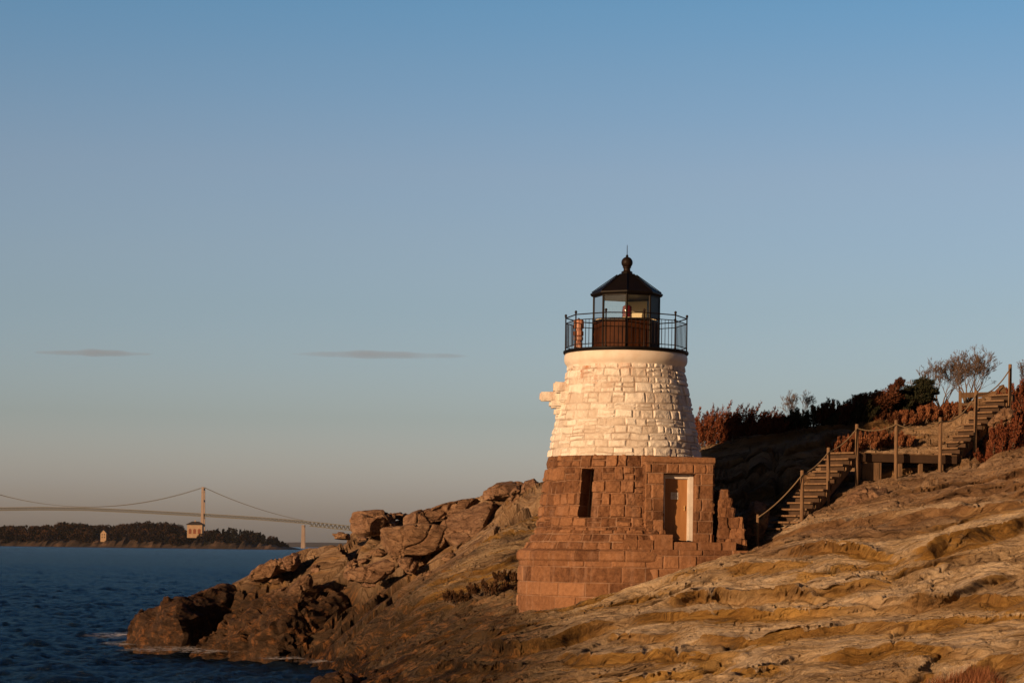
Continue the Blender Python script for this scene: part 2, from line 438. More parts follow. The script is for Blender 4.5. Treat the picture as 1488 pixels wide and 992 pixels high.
LEDGES = [ # photo outline of each undercut ledge: points, height, overhang
  ([(690,945),(760,936),(800,932),(848,917),(905,903)], .55, .5),
  ([(895,905),(960,897),(1043,893),(1120,888),(1187,889),(1289,882),(1390,870),(1500,860)], .30, .28),
  ([(955,880),(1013,866),(1084,867),(1130,862),(1166,861),(1200,868)], .50, .5),
  ([(1165,866),(1240,852),(1300,846)], .38, .4),
  ([(1240,880),(1300,872),(1376,866),(1453,842),(1480,832)], .38, .45),
  ([(1130,800),(1202,793),(1260,800),(1300,806)], .42, .45),
  ([(1040,830),(1120,822),(1180,818)], .22, .25),
  ([(1320,806),(1380,790),(1433,776),(1500,752)], .48, .45),
  ([(1280,760),(1340,748),(1420,740),(1500,728)], .25, .25),
  ([(1100,790),(1180,768),(1250,758),(1330,745)], .20, .2),
  ([(800,960),(900,950),(980,946),(1060,950)], .30, .3),
  ([(1060,968),(1100,970),(1150,974)], .35, .4),
  ([(1000,930),(1100,925),(1200,915),(1320,905),(1420,897)], .22, .22),
  ([(1180,950),(1260,942),(1340,938),(1440,945)], .26, .3),
  ([(600,975),(660,965),(720,962),(770,968)], .3, .3),
  ([(870,930),(930,924),(990,920)], .25, .3),
  ([(1380,990),(1440,962),(1500,950)], .35, .3),
]
LZ = np.zeros_like(Z); LY = np.zeros_like(Z); LO = np.zeros_like(Z); LP = np.zeros_like(Z)
for li, (pl, lh, lo_) in enumerate(LEDGES):
    w_ = [smooth_hit(a, b) for a, b in pl]; w_.sort(); lx = np.array([q[0] for q in w_]); ly = np.array([q[1] for q in w_])
    fy = np.interp(X, lx, ly) + .5*fbm(X*.6, X*0+li*3.3, 2, 300+li) + .22*fbm(X*.9, Y*1.6, 3, 330+li)
    tp = sstep(lx[0]-.5, lx[0]+.9, X)*sstep(lx[-1]+.5, lx[-1]-.9, X)
    hv = lh*tp*(.75+.5*fbm(X*.5, X*0+li*1.7, 2, 360+li))
    sd = Y-fy
    up_ = .6*np.exp(-np.maximum(sd, 0)/1.5); dn_ = -.5*np.exp(np.minimum(sd+.42, 0)/1.2)
    bl = np.clip((sd+.42)/.42, 0, 1); LZ += hv*.8*(dn_*(1-bl)+up_*bl)
    # the lip leans out over a recessed foot
    LY += (-.95*np.exp(-((sd-.05)/.30)**2) + .45*np.exp(-((sd+.40)/.22)**2))*lo_*tp
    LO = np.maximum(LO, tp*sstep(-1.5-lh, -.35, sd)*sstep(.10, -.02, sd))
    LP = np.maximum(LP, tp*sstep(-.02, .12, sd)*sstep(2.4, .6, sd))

Z1 = Z + steep*(1-.85*LO)*(.45*amp*st1 + .8*st2*(.35+.65*amp))
YS = -(steep+hill*.7)*(.42*amp*lip(S, .62) + .10*lip(S2, .21, .7)*1.)*(1+.5*fbm(X*1.1, Y*1.1, 2, 12))
Z1 += hill*(.7*stairs(S+.2, .5)+.7*st2)
# thin leaves of bedding
Z1 += (near*(1-.7*LO)+hill*.8)*(.035*ridged(X*.5+wx, (Y+X*.2)*2.2+wy*2, 4, 31) + .018*ridged(X*1.6, (Y+X*.2)*6, 4, 33))
Z1 += LZ
YS = YS*.6*(1-LO) + LY
Z1 += .22*fbm(X*.3, Y*.45, 3, 41)*(near*.7+hill) + .10*fbm(X*.9, Y*1.5, 4, 43) + .02*fbm(X*5, Y*7, 4, 44)
# narrow joints that follow the bedding and a few that cut across it
def joint(u, v, seed, w0=.035):
    return sstep(w0, 0, np.abs(perlin(u, v, seed)))
brk = sstep(-.05, .25, fbm(X*.6, Y*.6, 2, 401))
j1 = joint(X*.35+wx, (Y+X*.22)*1.5+wy*2, 402, .045)*brk
j2 = joint(X*1.1+wy, (Y+X*.22)*3.2+wx*2, 403, .06)*sstep(.0, .3, fbm(X*.5+9, Y*.7, 2, 404))
j3 = joint((X+Y*.5)*.55+wy, (Y-X*.6)*.35, 405, .022)*sstep(.0, .2, fbm(X*.4, Y*.4, 2, 406))
jt = np.clip(j1+j2*.6+j3, 0, 1)
Z1 -= (near+hill)*(.13*j1+.07*j2+.13*j3)
Z1 += (near+hill)*(.016*ridged(X*3.2, (Y+X*.2)*7, 3, 408)+.03*fbm(X*2.4, (Y+X*.2)*6, 4, 409))
# hollows
# fractured outcrop: tilted blocks
def fract(x, y, sc, seed, off, tilt, cr, crw):
    u = (x*.8+y*.35)/sc + fbm(x*.4, y*.4, 2, seed+3)*.5; v = (y*.9-x*.45)/sc*1.25 + fbm(x*.4+9, y*.4, 2, seed+4)*.5
    f1, ed, ix, iy, dx, dy = voronoi(u, v, seed)
    h = (hrand(ix, iy, seed+20)-.5)*2*off + (hrand(ix, iy, seed+21)-.3)*tilt*dx*sc + (hrand(ix, iy, seed+22)-.5)*2*tilt*dy*sc
    return h - cr*(1-sstep(0, crw, ed)), 1-sstep(0, crw*.6, ed)
fa, ca = fract(X, Y, 2.9, 51, .32, .42, .8, .13)
fb, cb = fract(X, Y, .95, 61, .18, .5, .28, .14)
rocky = sstep(-.1, .3, fbm(X*.25, Y*.25, 2, 71))
Z1 += outc*(fa + fb*(.4+.6*rocky)) + hill*(.5*fa+.7*fb)*sstep(-.2, .3, fbm(X*.2+5, Y*.2, 2, 73)) + slabB*fb*.12
fc, cc = fract(X, Y, 4.2, 81, .10, .05, .22, .035)
Z1 += near*(1-slabB)*fc*.35
shore = sstep(1.6, .3, Z)
Z1 = np.where(outc > .5, np.minimum(Z1, Z+.28), Z1)
Z1 += shore*(outc+slabB*.8)*(.28*ridged(X*.7, Y*.9, 4, 91)-.12+.3*fb)
# keep the lighthouse footing clear
tx, ty = P(907, 700, TD).x, TD
rr = np.hypot(X-tx, Y-ty)
Z1 = np.where(rr < 3.3, np.minimum(Z1, 2.2+.0*X), Z1)
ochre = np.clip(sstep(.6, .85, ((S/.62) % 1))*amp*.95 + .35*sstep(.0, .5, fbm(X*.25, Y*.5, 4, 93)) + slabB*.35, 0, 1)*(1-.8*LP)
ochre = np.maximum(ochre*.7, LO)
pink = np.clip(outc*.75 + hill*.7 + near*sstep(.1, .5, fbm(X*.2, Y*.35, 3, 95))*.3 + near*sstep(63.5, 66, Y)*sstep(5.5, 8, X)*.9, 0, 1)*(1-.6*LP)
wetn = Z1 + .9*fbm(X*.6, Y*.6, 4, 97)
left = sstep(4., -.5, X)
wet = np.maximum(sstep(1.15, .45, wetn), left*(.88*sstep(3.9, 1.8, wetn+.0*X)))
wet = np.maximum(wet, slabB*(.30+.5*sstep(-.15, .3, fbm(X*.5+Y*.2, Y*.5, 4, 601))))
crk = np.clip((near+hill)*jt*.9 + outc*np.maximum(ca, cb*.6) + near*cc*.6*0, 0, 1)
V = np.stack([X+YS*.3, Y+YS, Z1], -1).reshape(-1, 3)
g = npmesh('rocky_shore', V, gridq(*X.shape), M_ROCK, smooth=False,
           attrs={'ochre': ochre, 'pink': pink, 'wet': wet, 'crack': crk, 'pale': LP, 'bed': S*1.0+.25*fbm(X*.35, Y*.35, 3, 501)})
tag(g, kind='structure')
def ground(x, y):
    i = int(np.clip(np.searchsorted(gx, x), 1, len(gx)-1)); j = int(np.clip(np.searchsorted(gy, y), 1, len(gy)-1))
    return float(Z1[j, i])
def hit(px, py, y0=42., y1=104.):
    """first point of the ground on the sight line through a photo pixel"""
    y = y0
    while y < y1:
        p = P(px, py, y)
        if ground(p.x, p.y) >= p.z: return p
        y += .06
    return P(px, py, 84)

# ------------------------------------------------------------------ sea
def sea():
    rows = [-220., -60., 0., 25., 40.]
    y = 55.
    while y < 210: rows.append(y); y *= 1.0022
    while y < 450: rows.append(y); y *= 1.003
    while y < 1300: rows.append(y); y *= 1.006
    while y < 12000: rows.append(y); y *= 1.03
    rows.append(12000.)
    rows = np.array(rows)
    us = np.concatenate([[-8, -4, -2, -1, -.5], np.linspace(-.27, .02, 560), [.06, .12, .25, .5, 1, 2, 4, 8]])
    U, YY = np.meshgrid(us, rows)
    XX = np.clip(U*np.maximum(YY, 70), -4400, 4400)
    H = np.zeros_like(XX)
    rg = np.random.default_rng(5)
    dy = np.maximum(np.gradient(rows)[:, None], .2)
    for i in range(48):
        lam = .42*1.062**i; a = math.radians(rg.normal(-25, 55)); kx, ky = math.sin(a)/lam, math.cos(a)/lam
        ampl = .0068*lam**.95*np.exp(-(lam/4.5)**2)*1.15
        damp = np.maximum(.55*sstep(.2, .5, lam/dy), sstep(1.4, 3, lam/dy))
        mod = .6+.7*perlin(XX/(lam*6)+i, YY/(lam*6), 200+i)
        ph = 2*np.pi*(XX*kx+YY*ky)+rg.uniform(0, 6.28)
        H += ampl*damp*mod*(1-2*np.abs(np.sin(ph*.5)))*2.6
    V = np.stack([XX, YY, H], -1).reshape(-1, 3)
    t = NT('sea_water'); t.t.nodes.remove(t.b)
    v = t.coords((1, .75, 1), (0, 0, R(-20)))
    n1 = t.noise(v, 2.4, 8, .7, .3); n2 = t.noise(t.coords((1, .8, 1), (0, 0, R(25))), .45, 7, .65)
    h = t.math('ADD', t.math('MULTIPLY', n1, .35), t.math('MULTIPLY', n2, 1.1))
    bp = t.n('ShaderNodeBump', Strength=1., Distance=1.1); t.l(h, bp.inputs['Height'])
    df = t.n('ShaderNodeBsdfDiffuse'); t.l(t.ramp(t.noise(t.coords((.02, .01, 1)), 1, 3), [(.3, (.003, .010, .022)), (.7, (.004, .014, .030))]), df.inputs['Color'])
    gl_ = t.n('ShaderNodeBsdfGlossy', Roughness=.18, Color=(.58, .84, 1, 1)); fr = t.n('ShaderNodeFresnel', IOR=1.33); mx = t.n('ShaderNodeMixShader')
    for nd in (df, gl_, fr): t.l(bp.outputs[0], nd.inputs['Normal'])
    # facets hidden behind other facets lower the mean reflectance of a choppy sea
    t.l(t.math('MULTIPLY', fr.outputs[0], .78), mx.inputs[0]); t.l(df.outputs[0], mx.inputs[1]); t.l(gl_.outputs[0], mx.inputs[2]); t.l(mx.outputs[0], t.out.inputs[0])
    o = npmesh('sea', V, gridq(*XX.shape), t.m, smooth=True)
    tag(o, kind='structure')
sea()

# foam lapping at the rocks
def foam():
    t = NT('sea_foam'); v = t.coords()
    t.col((.62, .62, .64)); t.rough(.8)
    a = t.ramp(t.noise(v, 3.5, 8, .75), [(.47, (0, 0, 0)), (.55, (1, 1, 1))])
    t.l(t.math('MULTIPLY', a, t.attr('edge')), t.b.inputs['Alpha'])
    vs, qs, ed = [], [], []
    for px, py, lx, ly in [(172,924,1.5,3.5),(190,936,1.3,2.5),(262,944,1.8,2.2),(215,946,1.2,1.6),(480,963,1.3,1.2),(300,948,1.4,1.4),(410,958,1.,1.),(518,963,1.,1.)]:
        Yd = 4.1*F/(-( (px-CX)*ST + (CY-py)*CT)); c = P(px, py, Yd)
        n = 24; u = np.linspace(-1, 1, n); A, B = np.meshgrid(u, u)
        x = c.x + A*lx; y = c.y + B*ly
        z = .17 + .08*fbm(x*1.2, y*1.2, 3, 7) + .0*A
        b = sum(len(q) for q in vs); vs.append(np.stack([x, y, z], -1).reshape(-1, 3)); qs.append(gridq(n, n)+b)
        ed.append(np.clip(1.15-np.hypot(A, B)*1.1+.4*fbm(x, y, 3, 5), 0, 1).ravel())
    o = npmesh('sea_foam', np.concatenate(vs), np.concatenate(qs), t.m, attrs={'edge': np.concatenate(ed)})
    tag(o, 'white foam washing against the tip and foot of the dark shore rocks', 'foam', kind='stuff')
foam()

# ------------------------------------------------------------------ boulders
def boulder(label, outline, Yd, thick, seed, shrink=.72, shift=(0, 0), nz=.07, name='boulder', sub=.10, back=.8, group='boulders on the rocky point', pts3=None):
    rg = random.Random(seed)
    c = Vector((0, 0, 0)); pts = pts3 if pts3 else [P(a, b, Yd) for a, b in outline]
    for p in pts: c += p
    c /= len(pts)
    allp = []
    for p in pts:
        allp.append(p)
        if pts3: continue
        q = c + (p-c)*(shrink+rg.uniform(-.1, .1)); q.y = Yd - thick*.5*rg.uniform(.8, 1.15); q.x += shift[0]; q.z += shift[1]; allp.append(q)
        q = c + (p-c)*(back+rg.uniform(-.1, .05)); q.y = Yd + thick*.5*rg.uniform(.8, 1.1); allp.append(q)
    bm = bmesh.new()
    for p in allp: bm.verts.new(p-c)
    r = bmesh.ops.convex_hull(bm, input=bm.verts)
    bmesh.ops.delete(bm, geom=[v for v in bm.verts if not v.link_faces], context='VERTS')
    for q in range(9 if not pts3 else 7):
        nn = Vector((rg.gauss(0, 1), rg.gauss(-.5, 1), rg.gauss(.2, .8))).normalized()
        ext = max(v.co.dot(nn) for v in bm.verts)
        bmesh.ops.bisect_plane(bm, geom=bm.verts[:]+bm.edges[:]+bm.faces[:], plane_co=nn*ext*rg.uniform(.74, .93), plane_no=nn, clear_outer=True)
        for f in bm.faces[:]: bm.faces.remove(f)
        for e in bm.edges[:]: bm.edges.remove(e)
        bmesh.ops.convex_hull(bm, input=bm.verts)
        bmesh.ops.delete(bm, geom=[v for v in bm.verts if not v.link_faces], context='VERTS')
    bmesh.ops.triangulate(bm, faces=bm.faces)
    for _ in range(7):
        es = [e for e in bm.edges if e.calc_length() > sub]
        if not es: break
        bmesh.ops.subdivide_edges(bm, edges=es, cuts=1, use_grid_fill=True)
        bmesh.ops.triangulate(bm, faces=[f for f in bm.faces if len(f.verts) > 3])
        if len(bm.verts) > 14000: break
    bmesh.ops.smooth_vert(bm, verts=bm.verts, factor=.15, use_axis_x=True, use_axis_y=True, use_axis_z=True)
    bm.normal_update()
    off = Vector((seed*3.1, seed*1.7, seed*.9))
    size = max((v.co.length for v in bm.verts), default=1)
    pl = []
    for q in range(5 if size > .9 else 3):
        nn = Vector((rg.gauss(-.3, .5), rg.gauss(0, .5), rg.gauss(.9, .5))) if q % 2 == 0 else Vector((rg.gauss(1, .3), rg.gauss(0, .6), rg.gauss(0, .3)))
        pl.append((nn.normalized(), rg.uniform(-.55, .55)*size, rg.uniform(.3, 1.)*rg.choice((-1, 1))))
    mv = []
    for v in bm.verts:
        p = v.co + off
        n = mnoise.fractal(p*.8, 1., 2., 5)*nz*1.1 + mnoise.ridged_multi_fractal(Vector((p.x*1.2+p.z*.5, p.y*1.2, p.z*2.6)), 1., 2., 4, 1., 2.)*nz*.45 - nz*.5
        wob = mnoise.noise(p*1.3)*.22*size
        for nn, d0, st in pl:
            d = v.co.dot(nn) - d0 + wob
            n += nz*.75*st*max(-1, min(1, d/.04))*.5 - nz*1.3*math.exp(-(d/.045)**2)
        mv.append(v.normal*n)
    for v, d in zip(bm.verts, mv): v.co += d
    me = bpy.data.meshes.new(name); bm.to_mesh(me); bm.free()
    me.polygons.foreach_set('use_smooth', [True]*len(me.polygons))
    me.set_sharp_from_angle(angle=R(22))
    o = link(name, me, M_BOULDER); o.location = c
    return tag(o, label, 'boulder', group)
B = boulder
B('rounded pinkish boulder standing against the sky at the left top of the rocky point', [(508,772),(507,756),(514,747),(532,742),(556,743),(572,749),(577,764),(570,778),(530,780)], 88.5, 2.0, 1)
B('small dark rock peeping over the skyline between the two golden top boulders', [(560,752),(568,743),(582,741),(592,745),(592,754),(570,757)], 89.8, 1.0, 2)
B('small loose rock perched on the skyline where the bridge disappears behind the point', [(484,784),(483,775),(490,771),(500,772),(510,776),(509,784)], 89.5, .8, 3, nz=.04)
B('long rough purplish block with an undercut base in the middle of the point', [(548,800),(545,776),(556,765),(590,760),(640,763),(657,766),(660,775),(648,797),(610,806),(570,808)], 85.6, 2.4, 4, shrink=.85)
B('long golden slab lying along the skyline with a tapered left end', [(588,762),(588,752),(610,745),(642,731),(690,722),(702,726),(690,742),(640,758),(625,764)], 87.2, 2.4, 5, shrink=.85)
B('flat golden boulder on the skyline left of the dark jumbled top rocks', [(700,726),(702,714),(722,703),(752,699),(764,702),(762,716),(742,726)], 86.4, 2.0, 8)
B('dark angular rock wedged upright on the top of the point beside the lighthouse', [(758,720),(756,706),(762,697),(776,694),(784,700),(782,714),(774,724)], 84.8, 1.3, 9)
B('pale upright stone with a pointed top among the top rocks', [(738,728),(740,716),(750,707),(758,712),(762,730),(748,734)], 84.0, 1.0, 10)
B('small pale block beside the slab left of the lighthouse wall', [(760,732),(764,718),(774,712),(779,724),(772,736)], 83.4, .9, 11)
B('flat pinkish slab lying in the shaded gap below the long purplish block', [(494,840),(497,832),(530,820),(560,812),(578,814),(584,826),(570,836),(545,848),(530,838)], 83.2, 1.6, 12, shrink=.85)
B('black pointed stone standing on end above the flat pinkish slab', [(500,832),(504,816),(514,809),(520,813),(524,830),(512,836)], 84.4, 1.0, 13)
B('small sunlit stone caught in the gap beside the slab', [(576,818),(580,808),(600,808),(612,818),(604,832),(588,832)], 82.4, .9, 14)
B('small reddish stone low in the gully between the boulders and the smooth slab', [(640,814),(646,803),(662,803),(666,811),(655,819)], 81.2, .7, 15)
B('reddish stone at the foot of the big dark block', [(662,806),(668,797),(688,794),(694,801),(684,811)], 81.6, .7, 16)
B('yellowish hump of rock on the skyline at the left of the point', [(352,838),(376,820),(400,810),(422,812),(420,830),(396,842),(366,846)], 90.6, 2.0, 18)
B('dark split rock on the skyline above the water in front of the bridge pier', [(404,826),(410,808),(428,801),(440,804),(436,820),(424,830)], 90.0, 1.3, 19)
B('pale shard of rock lying between the dark ledges', [(386,864),(398,856),(418,852),(420,858),(404,868)], 87.0, .7, 21)
B('pale pointed rock face catching the sun in the middle of the point', [(414,872),(424,850),(450,830),(454,836),(450,866),(432,874)], 86.0, 1.0, 22)
B('low dark rock awash at the bottom edge beside the foreground slope', [(440,1000),(452,985),(476,977),(506,978),(526,986),(530,1002)], 69.0, 1.6, 23, group=None)
def wedge(label, pts3, seed, nz=.09, sub=.12, group='boulders on the rocky point'):
    """angular block: convex hull of (px, py, distance) corners"""
    global _W3
    return boulder(label, None, 0, 0, seed, nz=nz, sub=sub, group=group, pts3=[P(*a) for a in pts3])
wedge('dark rocky rib at the left tip of the point with a black right side', [(168,952,90),(174,925,90.3),(186,902,91),(182,950,88.6),(240,876,90.5),(236,886,91),(262,868,89.5),(256,905,87.3),(268,948,86.8),(330,850,93),(400,834,95),(405,930,93),(250,960,87.5),(300,858,91.5)], 61, .24, .11)
wedge('long dark rib in the middle of the point with a black right flank', [(262,956,86),(300,905,87.6),(345,885,87),(395,868,86),(440,852,85.8),(425,905,82.6),(440,968,81.4),(470,850,88.5),(560,846,90),(570,930,88),(330,965,84)], 62, .24, .11)
wedge('massive tilted slab with a smooth sunlit face and a black triangular right side', [(636,792,84.8),(634,768,85.6),(650,750,86),(712,727,86.5),(716,732,85.4),(684,795,83.2),(660,800,83.4),(745,728,89.5),(742,780,88.6),(700,806,86)], 64, .06)
# on the hill by the steps
B('shaded brown rock between the terrace end and the foot of the wooden steps', [(1076,775),(1080,745),(1090,728),(1108,722),(1122,740),(1118,775),(1104,812),(1076,812)], 70.75, 1.3, 36, group='rocks beside the wooden steps')
rs_ = random.Random(77)
for k in range(34):
    px = rs_.uniform(300, 640); py = rs_.uniform(815, 935) if px < 520 else rs_.uniform(780, 880)
    q = hit(px, py)
    if q.z < .3 or q.y < 78.5 or q.y > 92 or abs(ground(q.x, q.y)-q.z) > .35: continue
    w_ = rs_.uniform(6, 17); h_ = w_*rs_.uniform(.4, .8); a0_ = rs_.uniform(0, 6)
    B('small angular rubble rock lying among the big boulders of the point', [(px+w_*math.cos(a0_+t)*rs_.uniform(.75, 1.15), py+h_*math.sin(a0_+t)*rs_.uniform(.75, 1.15)) for t in (0, .9, 1.9, 2.9, 3.9, 5.1)], q.y, w_/F*88*1.6, 700+k, nz=.03, sub=.09, group='rubble rocks on the rocky point')
B('golden layered outcrop on the hill above the shadow of the lighthouse', [(1200,640),(1196,622),(1210,612),(1250,608),(1296,606),(1300,618),(1260,634),(1230,642)], 81.5, 2.0, 31, group='rocks beside the wooden steps', shrink=.85)
B('pale low rock between the landing and the upper hillside', [(1318,640),(1330,628),(1366,618),(1398,620),(1404,630),(1370,642)], 80.4, 1.5, 32, group='rocks beside the wooden steps')
B('smooth sloping rock propped beneath the upper flight of steps', [(1432,634),(1432,616),(1462,590),(1474,596),(1468,614),(1446,634)], 75.6, 1.2, 34, group='rocks beside the wooden steps')
B('squat greenish rock in front of the landing', [(1224,738),(1230,718),(1256,708),(1286,712),(1290,730),(1260,744)], 71., 1.5, 36, group='rocks beside the wooden steps')

# ------------------------------------------------------------------ lighthouse
LH = empty('lighthouse', (tx, ty, 2.0))
tag(LH, 'squat stone lighthouse with white upper wall, red granite base and black lantern', 'lighthouse')
def zt(py, px=907.): return P(px, py, TD).z - 2.0       # height in lighthouse space
PPM = F/TD
def masonry(s, h, seed, hs, wr, mw=.016, warp=.02, proud=(.01, .05), rough=.02, split=0.):
    """s: arc length, h: height arrays -> displacement, block random, mortar"""
    rg = np.random.default_rng(seed)
    hw = h + warp*fbm(s*1.3, h*1.3, 2, seed)
    sw = s + warp*fbm(s*1.5+30, h*1.5, 2, seed+1)
    edges = [h.min()-.3]
    while edges[-1] < h.max()+.5: edges.append(edges[-1]+rg.uniform(*hs))
    edges = np.array(edges)
    ci = np.clip(np.searchsorted(edges, hw)-1, 0, len(edges)-2)
    dv = np.minimum(hw-edges[ci], edges[ci+1]-hw)
    du = np.zeros_like(s); bi = np.zeros(s.shape, int); frac = np.zeros_like(s)
    L0, L1 = s.min()-1, s.max()+1
    for c in np.unique(ci):
        m = ci == c; e = [L0-rg.uniform(0, 1)]
        while e[-1] < L1+1: e.append(e[-1]+rg.uniform(*wr))
        e = np.array(e); k = np.clip(np.searchsorted(e, sw[m])-1, 0, len(e)-2)
        du[m] = np.minimum(sw[m]-e[k], e[k+1]-sw[m]); bi[m] = k; frac[m] = (sw[m]-e[k])/(e[k+1]-e[k])-.5
    b2 = np.zeros(s.shape, int)
    if split > 0:
        sp = hrand(bi, ci, seed+9) < split
        mid = (edges[ci]+edges[ci+1])*.5 + (hrand(bi, ci, seed+10)-.5)*.06
        dv = np.where(sp, np.minimum(dv, np.abs(hw-mid)), dv); b2 = np.where(sp & (hw > mid), 500, 0)
    d = np.minimum(du, dv)
    r = hrand(bi+b2, ci, seed+2); r2 = hrand(bi+b2, ci, seed+3); r3 = hrand(bi+b2, ci, seed+4)
    body = sstep(mw*.4, mw*2.6, d)
    disp = body*(proud[0] + (proud[1]-proud[0])*r + (r2-.5)*.05*frac*2 + (r3-.5)*.04*(dv/.3)) + rough*fbm(s*6+r*50, h*6+r2*50, 4, seed+5)*body
    disp += body*rough*1.4*ridged(s*2.2+r3*30, h*2.2+r*30, 3, seed+6)
    mort = (1-sstep(mw*.3, mw*1.1, d))*(.35+.65*sstep(-.2, .4, fbm(s*1.2, h*1.2, 3, seed+7)))
    return disp, r, mort
def rev(name, prof, seed, mat, hs, wr, ds=.022, holes=(), **k):
    """stone surface of revolution; prof [(z, r)...]; angle 0 faces the camera, + is to the right"""
    z = np.array([p[0] for p in prof]); r = np.array([p[1] for p in prof])
    seg = np.concatenate([[0], np.cumsum(np.hypot(np.diff(z), np.diff(r)))])
    n = int(seg[-1]/ds)+2; q = np.linspace(0, seg[-1], n)
    zz = np.interp(q, seg, z); rr_ = np.interp(q, seg, r)
    na = int(2*np.pi*r.mean()/ds); an = np.linspace(-np.pi, np.pi, na)
    A, Q = np.meshgrid(an, q); RR = np.interp(Q, seg, r); ZZ = np.interp(Q, seg, z)
    rm = r.mean()
    disp, blk, mort = masonry(A*rm, Q+seed*7., seed, hs, wr, **k)
    for (a0, a1, z0, z1, dep) in holes:
        # straight recess pushed into the wall
        m = (A > a0) & (A < a1) & (ZZ > z0) & (ZZ < z1)
        disp = np.where(m, -dep, disp); blk = np.where(m, .1, blk); mort = np.where(m, 0, mort)
    nr = np.gradient(rr_, q); nz_ = np.gradient(zz, q)
    N_r = nz_[:, None]; N_z = -nr[:, None]
    fade = sstep(0, .01, Q)*0+1
    R2 = RR + disp*N_r*fade; Z2 = ZZ + disp*N_z*.5*sstep(0, .03, Q)*sstep(0, .03, seg[-1]-Q)
    V = np.stack([R2*np.sin(A), -R2*np.cos(A), Z2], -1).reshape(-1, 3)
    V = V.reshape(n, na, 3); V[:, -1] = V[:, 0]
    return npmesh(name, V.reshape(-1, 3), gridq(n, na), mat, LH, smooth=False, attrs={'blk': blk, 'mortar': mort})
zb = 0.0
zW0, zW1 = zt(665.5), zt(535.5)
pl_top = zt(799)
# lower plinth: big dressed courses
rev('plinth', [(-.9, 3.40), (zt(836), 3.36), (pl_top-.36, 3.34)], 3, M_GRANITE, (.42, .58), (.55, 1.15), mw=.014, warp=.012, proud=(.0, .025), rough=.012)
rev('plinth_belt', [(pl_top-.36, 3.35), (pl_top-.30, 3.40), (pl_top-.12, 3.40), (pl_top-.04, 3.34), (pl_top, 3.22), (pl_top+.04, 3.1)], 5, M_GRANITE, (.9, 1.0), (.5, 1.1), mw=.012, warp=.01, proud=(.0, .02), rough=.012)
rev('battered_course', [(pl_top+.0, 3.14), (pl_top+.25, 3.02), (pl_top+.50, 2.86), (pl_top+.62, 2.80)], 7, M_GRANITE, (.24, .30), (.24, .6), mw=.02, warp=.03, proud=(.0, .06), rough=.03, holes=[(R(24), R(58), zt(790), 9, 1.0)])
win_a0, win_a1 = math.asin(-67.5/120.), math.asin(-51.5/120.)
rev('stone_wall', [(pl_top+.60, 2.80), (zt(765), 2.74), (zW0, 2.41), (zW0+.03, 2.38)], 9, M_GRANITE, (.26, .44), (.24, .60), mw=.014, warp=.05, proud=(.0, .06), rough=.035, split=.25,
    holes=[(win_a0, win_a1, zt(753), zt(686), .55), (R(24), R(60), -1, zt(690), 1.0)])
rev('painted_wall', [(zW0-.005, 2.44), (zW0+.5, 2.36), (zW1-.05, 1.87), (zW1+.03, 1.86)], 12, M_WHITE, (.19, .35), (.2, .66), mw=.02, warp=.05, proud=(.0, .042), rough=.016, split=.25)
mb = MB(); mb.box(-.02, .02, 0, .01, 0, 1.0)
# window grille inside slit
wa = (win_a0+win_a1)/2; mb = MB()
for k in (-.08, 0.0, .08):
    r_ = 2.3; mb.tube([(r_*math.sin(wa)+k, -r_*math.cos(wa), zt(752)), ((r_-.2)*math.sin(wa)+k, -(r_-.2)*math.cos(wa), zt(687))], .012, 5)
mb.build('window_grille', M_IRON, LH)
# cornice
zc = zt(515.5)
mb = MB(); mb.lathe([(1.86, zW1-.06), (1.88, zW1+.02), (1.915, zW1+.08), (1.96, zW1+.14), (1.985, zW1+.22), (1.985, zc-.10), (1.965, zc-.03), (1.94, zc)], 96)
mb.build('cornice', M_CORN, LH, autos=40)
mb = MB(); mb.lathe([(1.90, zc-.002), (2.0, zc), (2.02, zc+.03), (2.02, zc+.085), (1.99, zc+.10)], 80)
mb.build('gallery_deck', M_BLACK, LH, autos=40)
zd = zc+.10
# railing
rail = empty('railing', (0, 0, zd)); rail.parent = LH
RRr = 1.95; PA = [R(-22+36*k) for k in range(10)]
mb = MB()
def rp(a, z, r=RRr): return (r*math.sin(a), -r*math.cos(a), z)
for zz, rd in ((1.07, .019), (.90, .015), (.12, .015)):
    for k in range(10):
        mb.tube([rp(PA[k], zz), rp(PA[k]+R(36), zz)], rd, 6, False)
for k in range(10):
    a, b = Vector(rp(PA[k], 0)), Vector(rp(PA[k]+R(36), 0))
    for j in range(1, 9):
        p = a.lerp(b, j/9); mb.tube([(p.x, p.y, .12), (p.x, p.y, .90)], .0095, 5, False)
mb.build('rails_and_balusters', M_IRON, rail)
for k in range(10):
    mb = MB(); mb.lathe([(.05, 0), (.05, .02), (.024, .035), (.022, 1.07), (.034, 1.085), (.024, 1.10), (.040, 1.125), (.044, 1.15), (.034, 1.185), (.004, 1.20)], 10)
    o = mb.build('railing_post', M_IRON, rail, autos=40); o.location = rp(PA[k], 0)
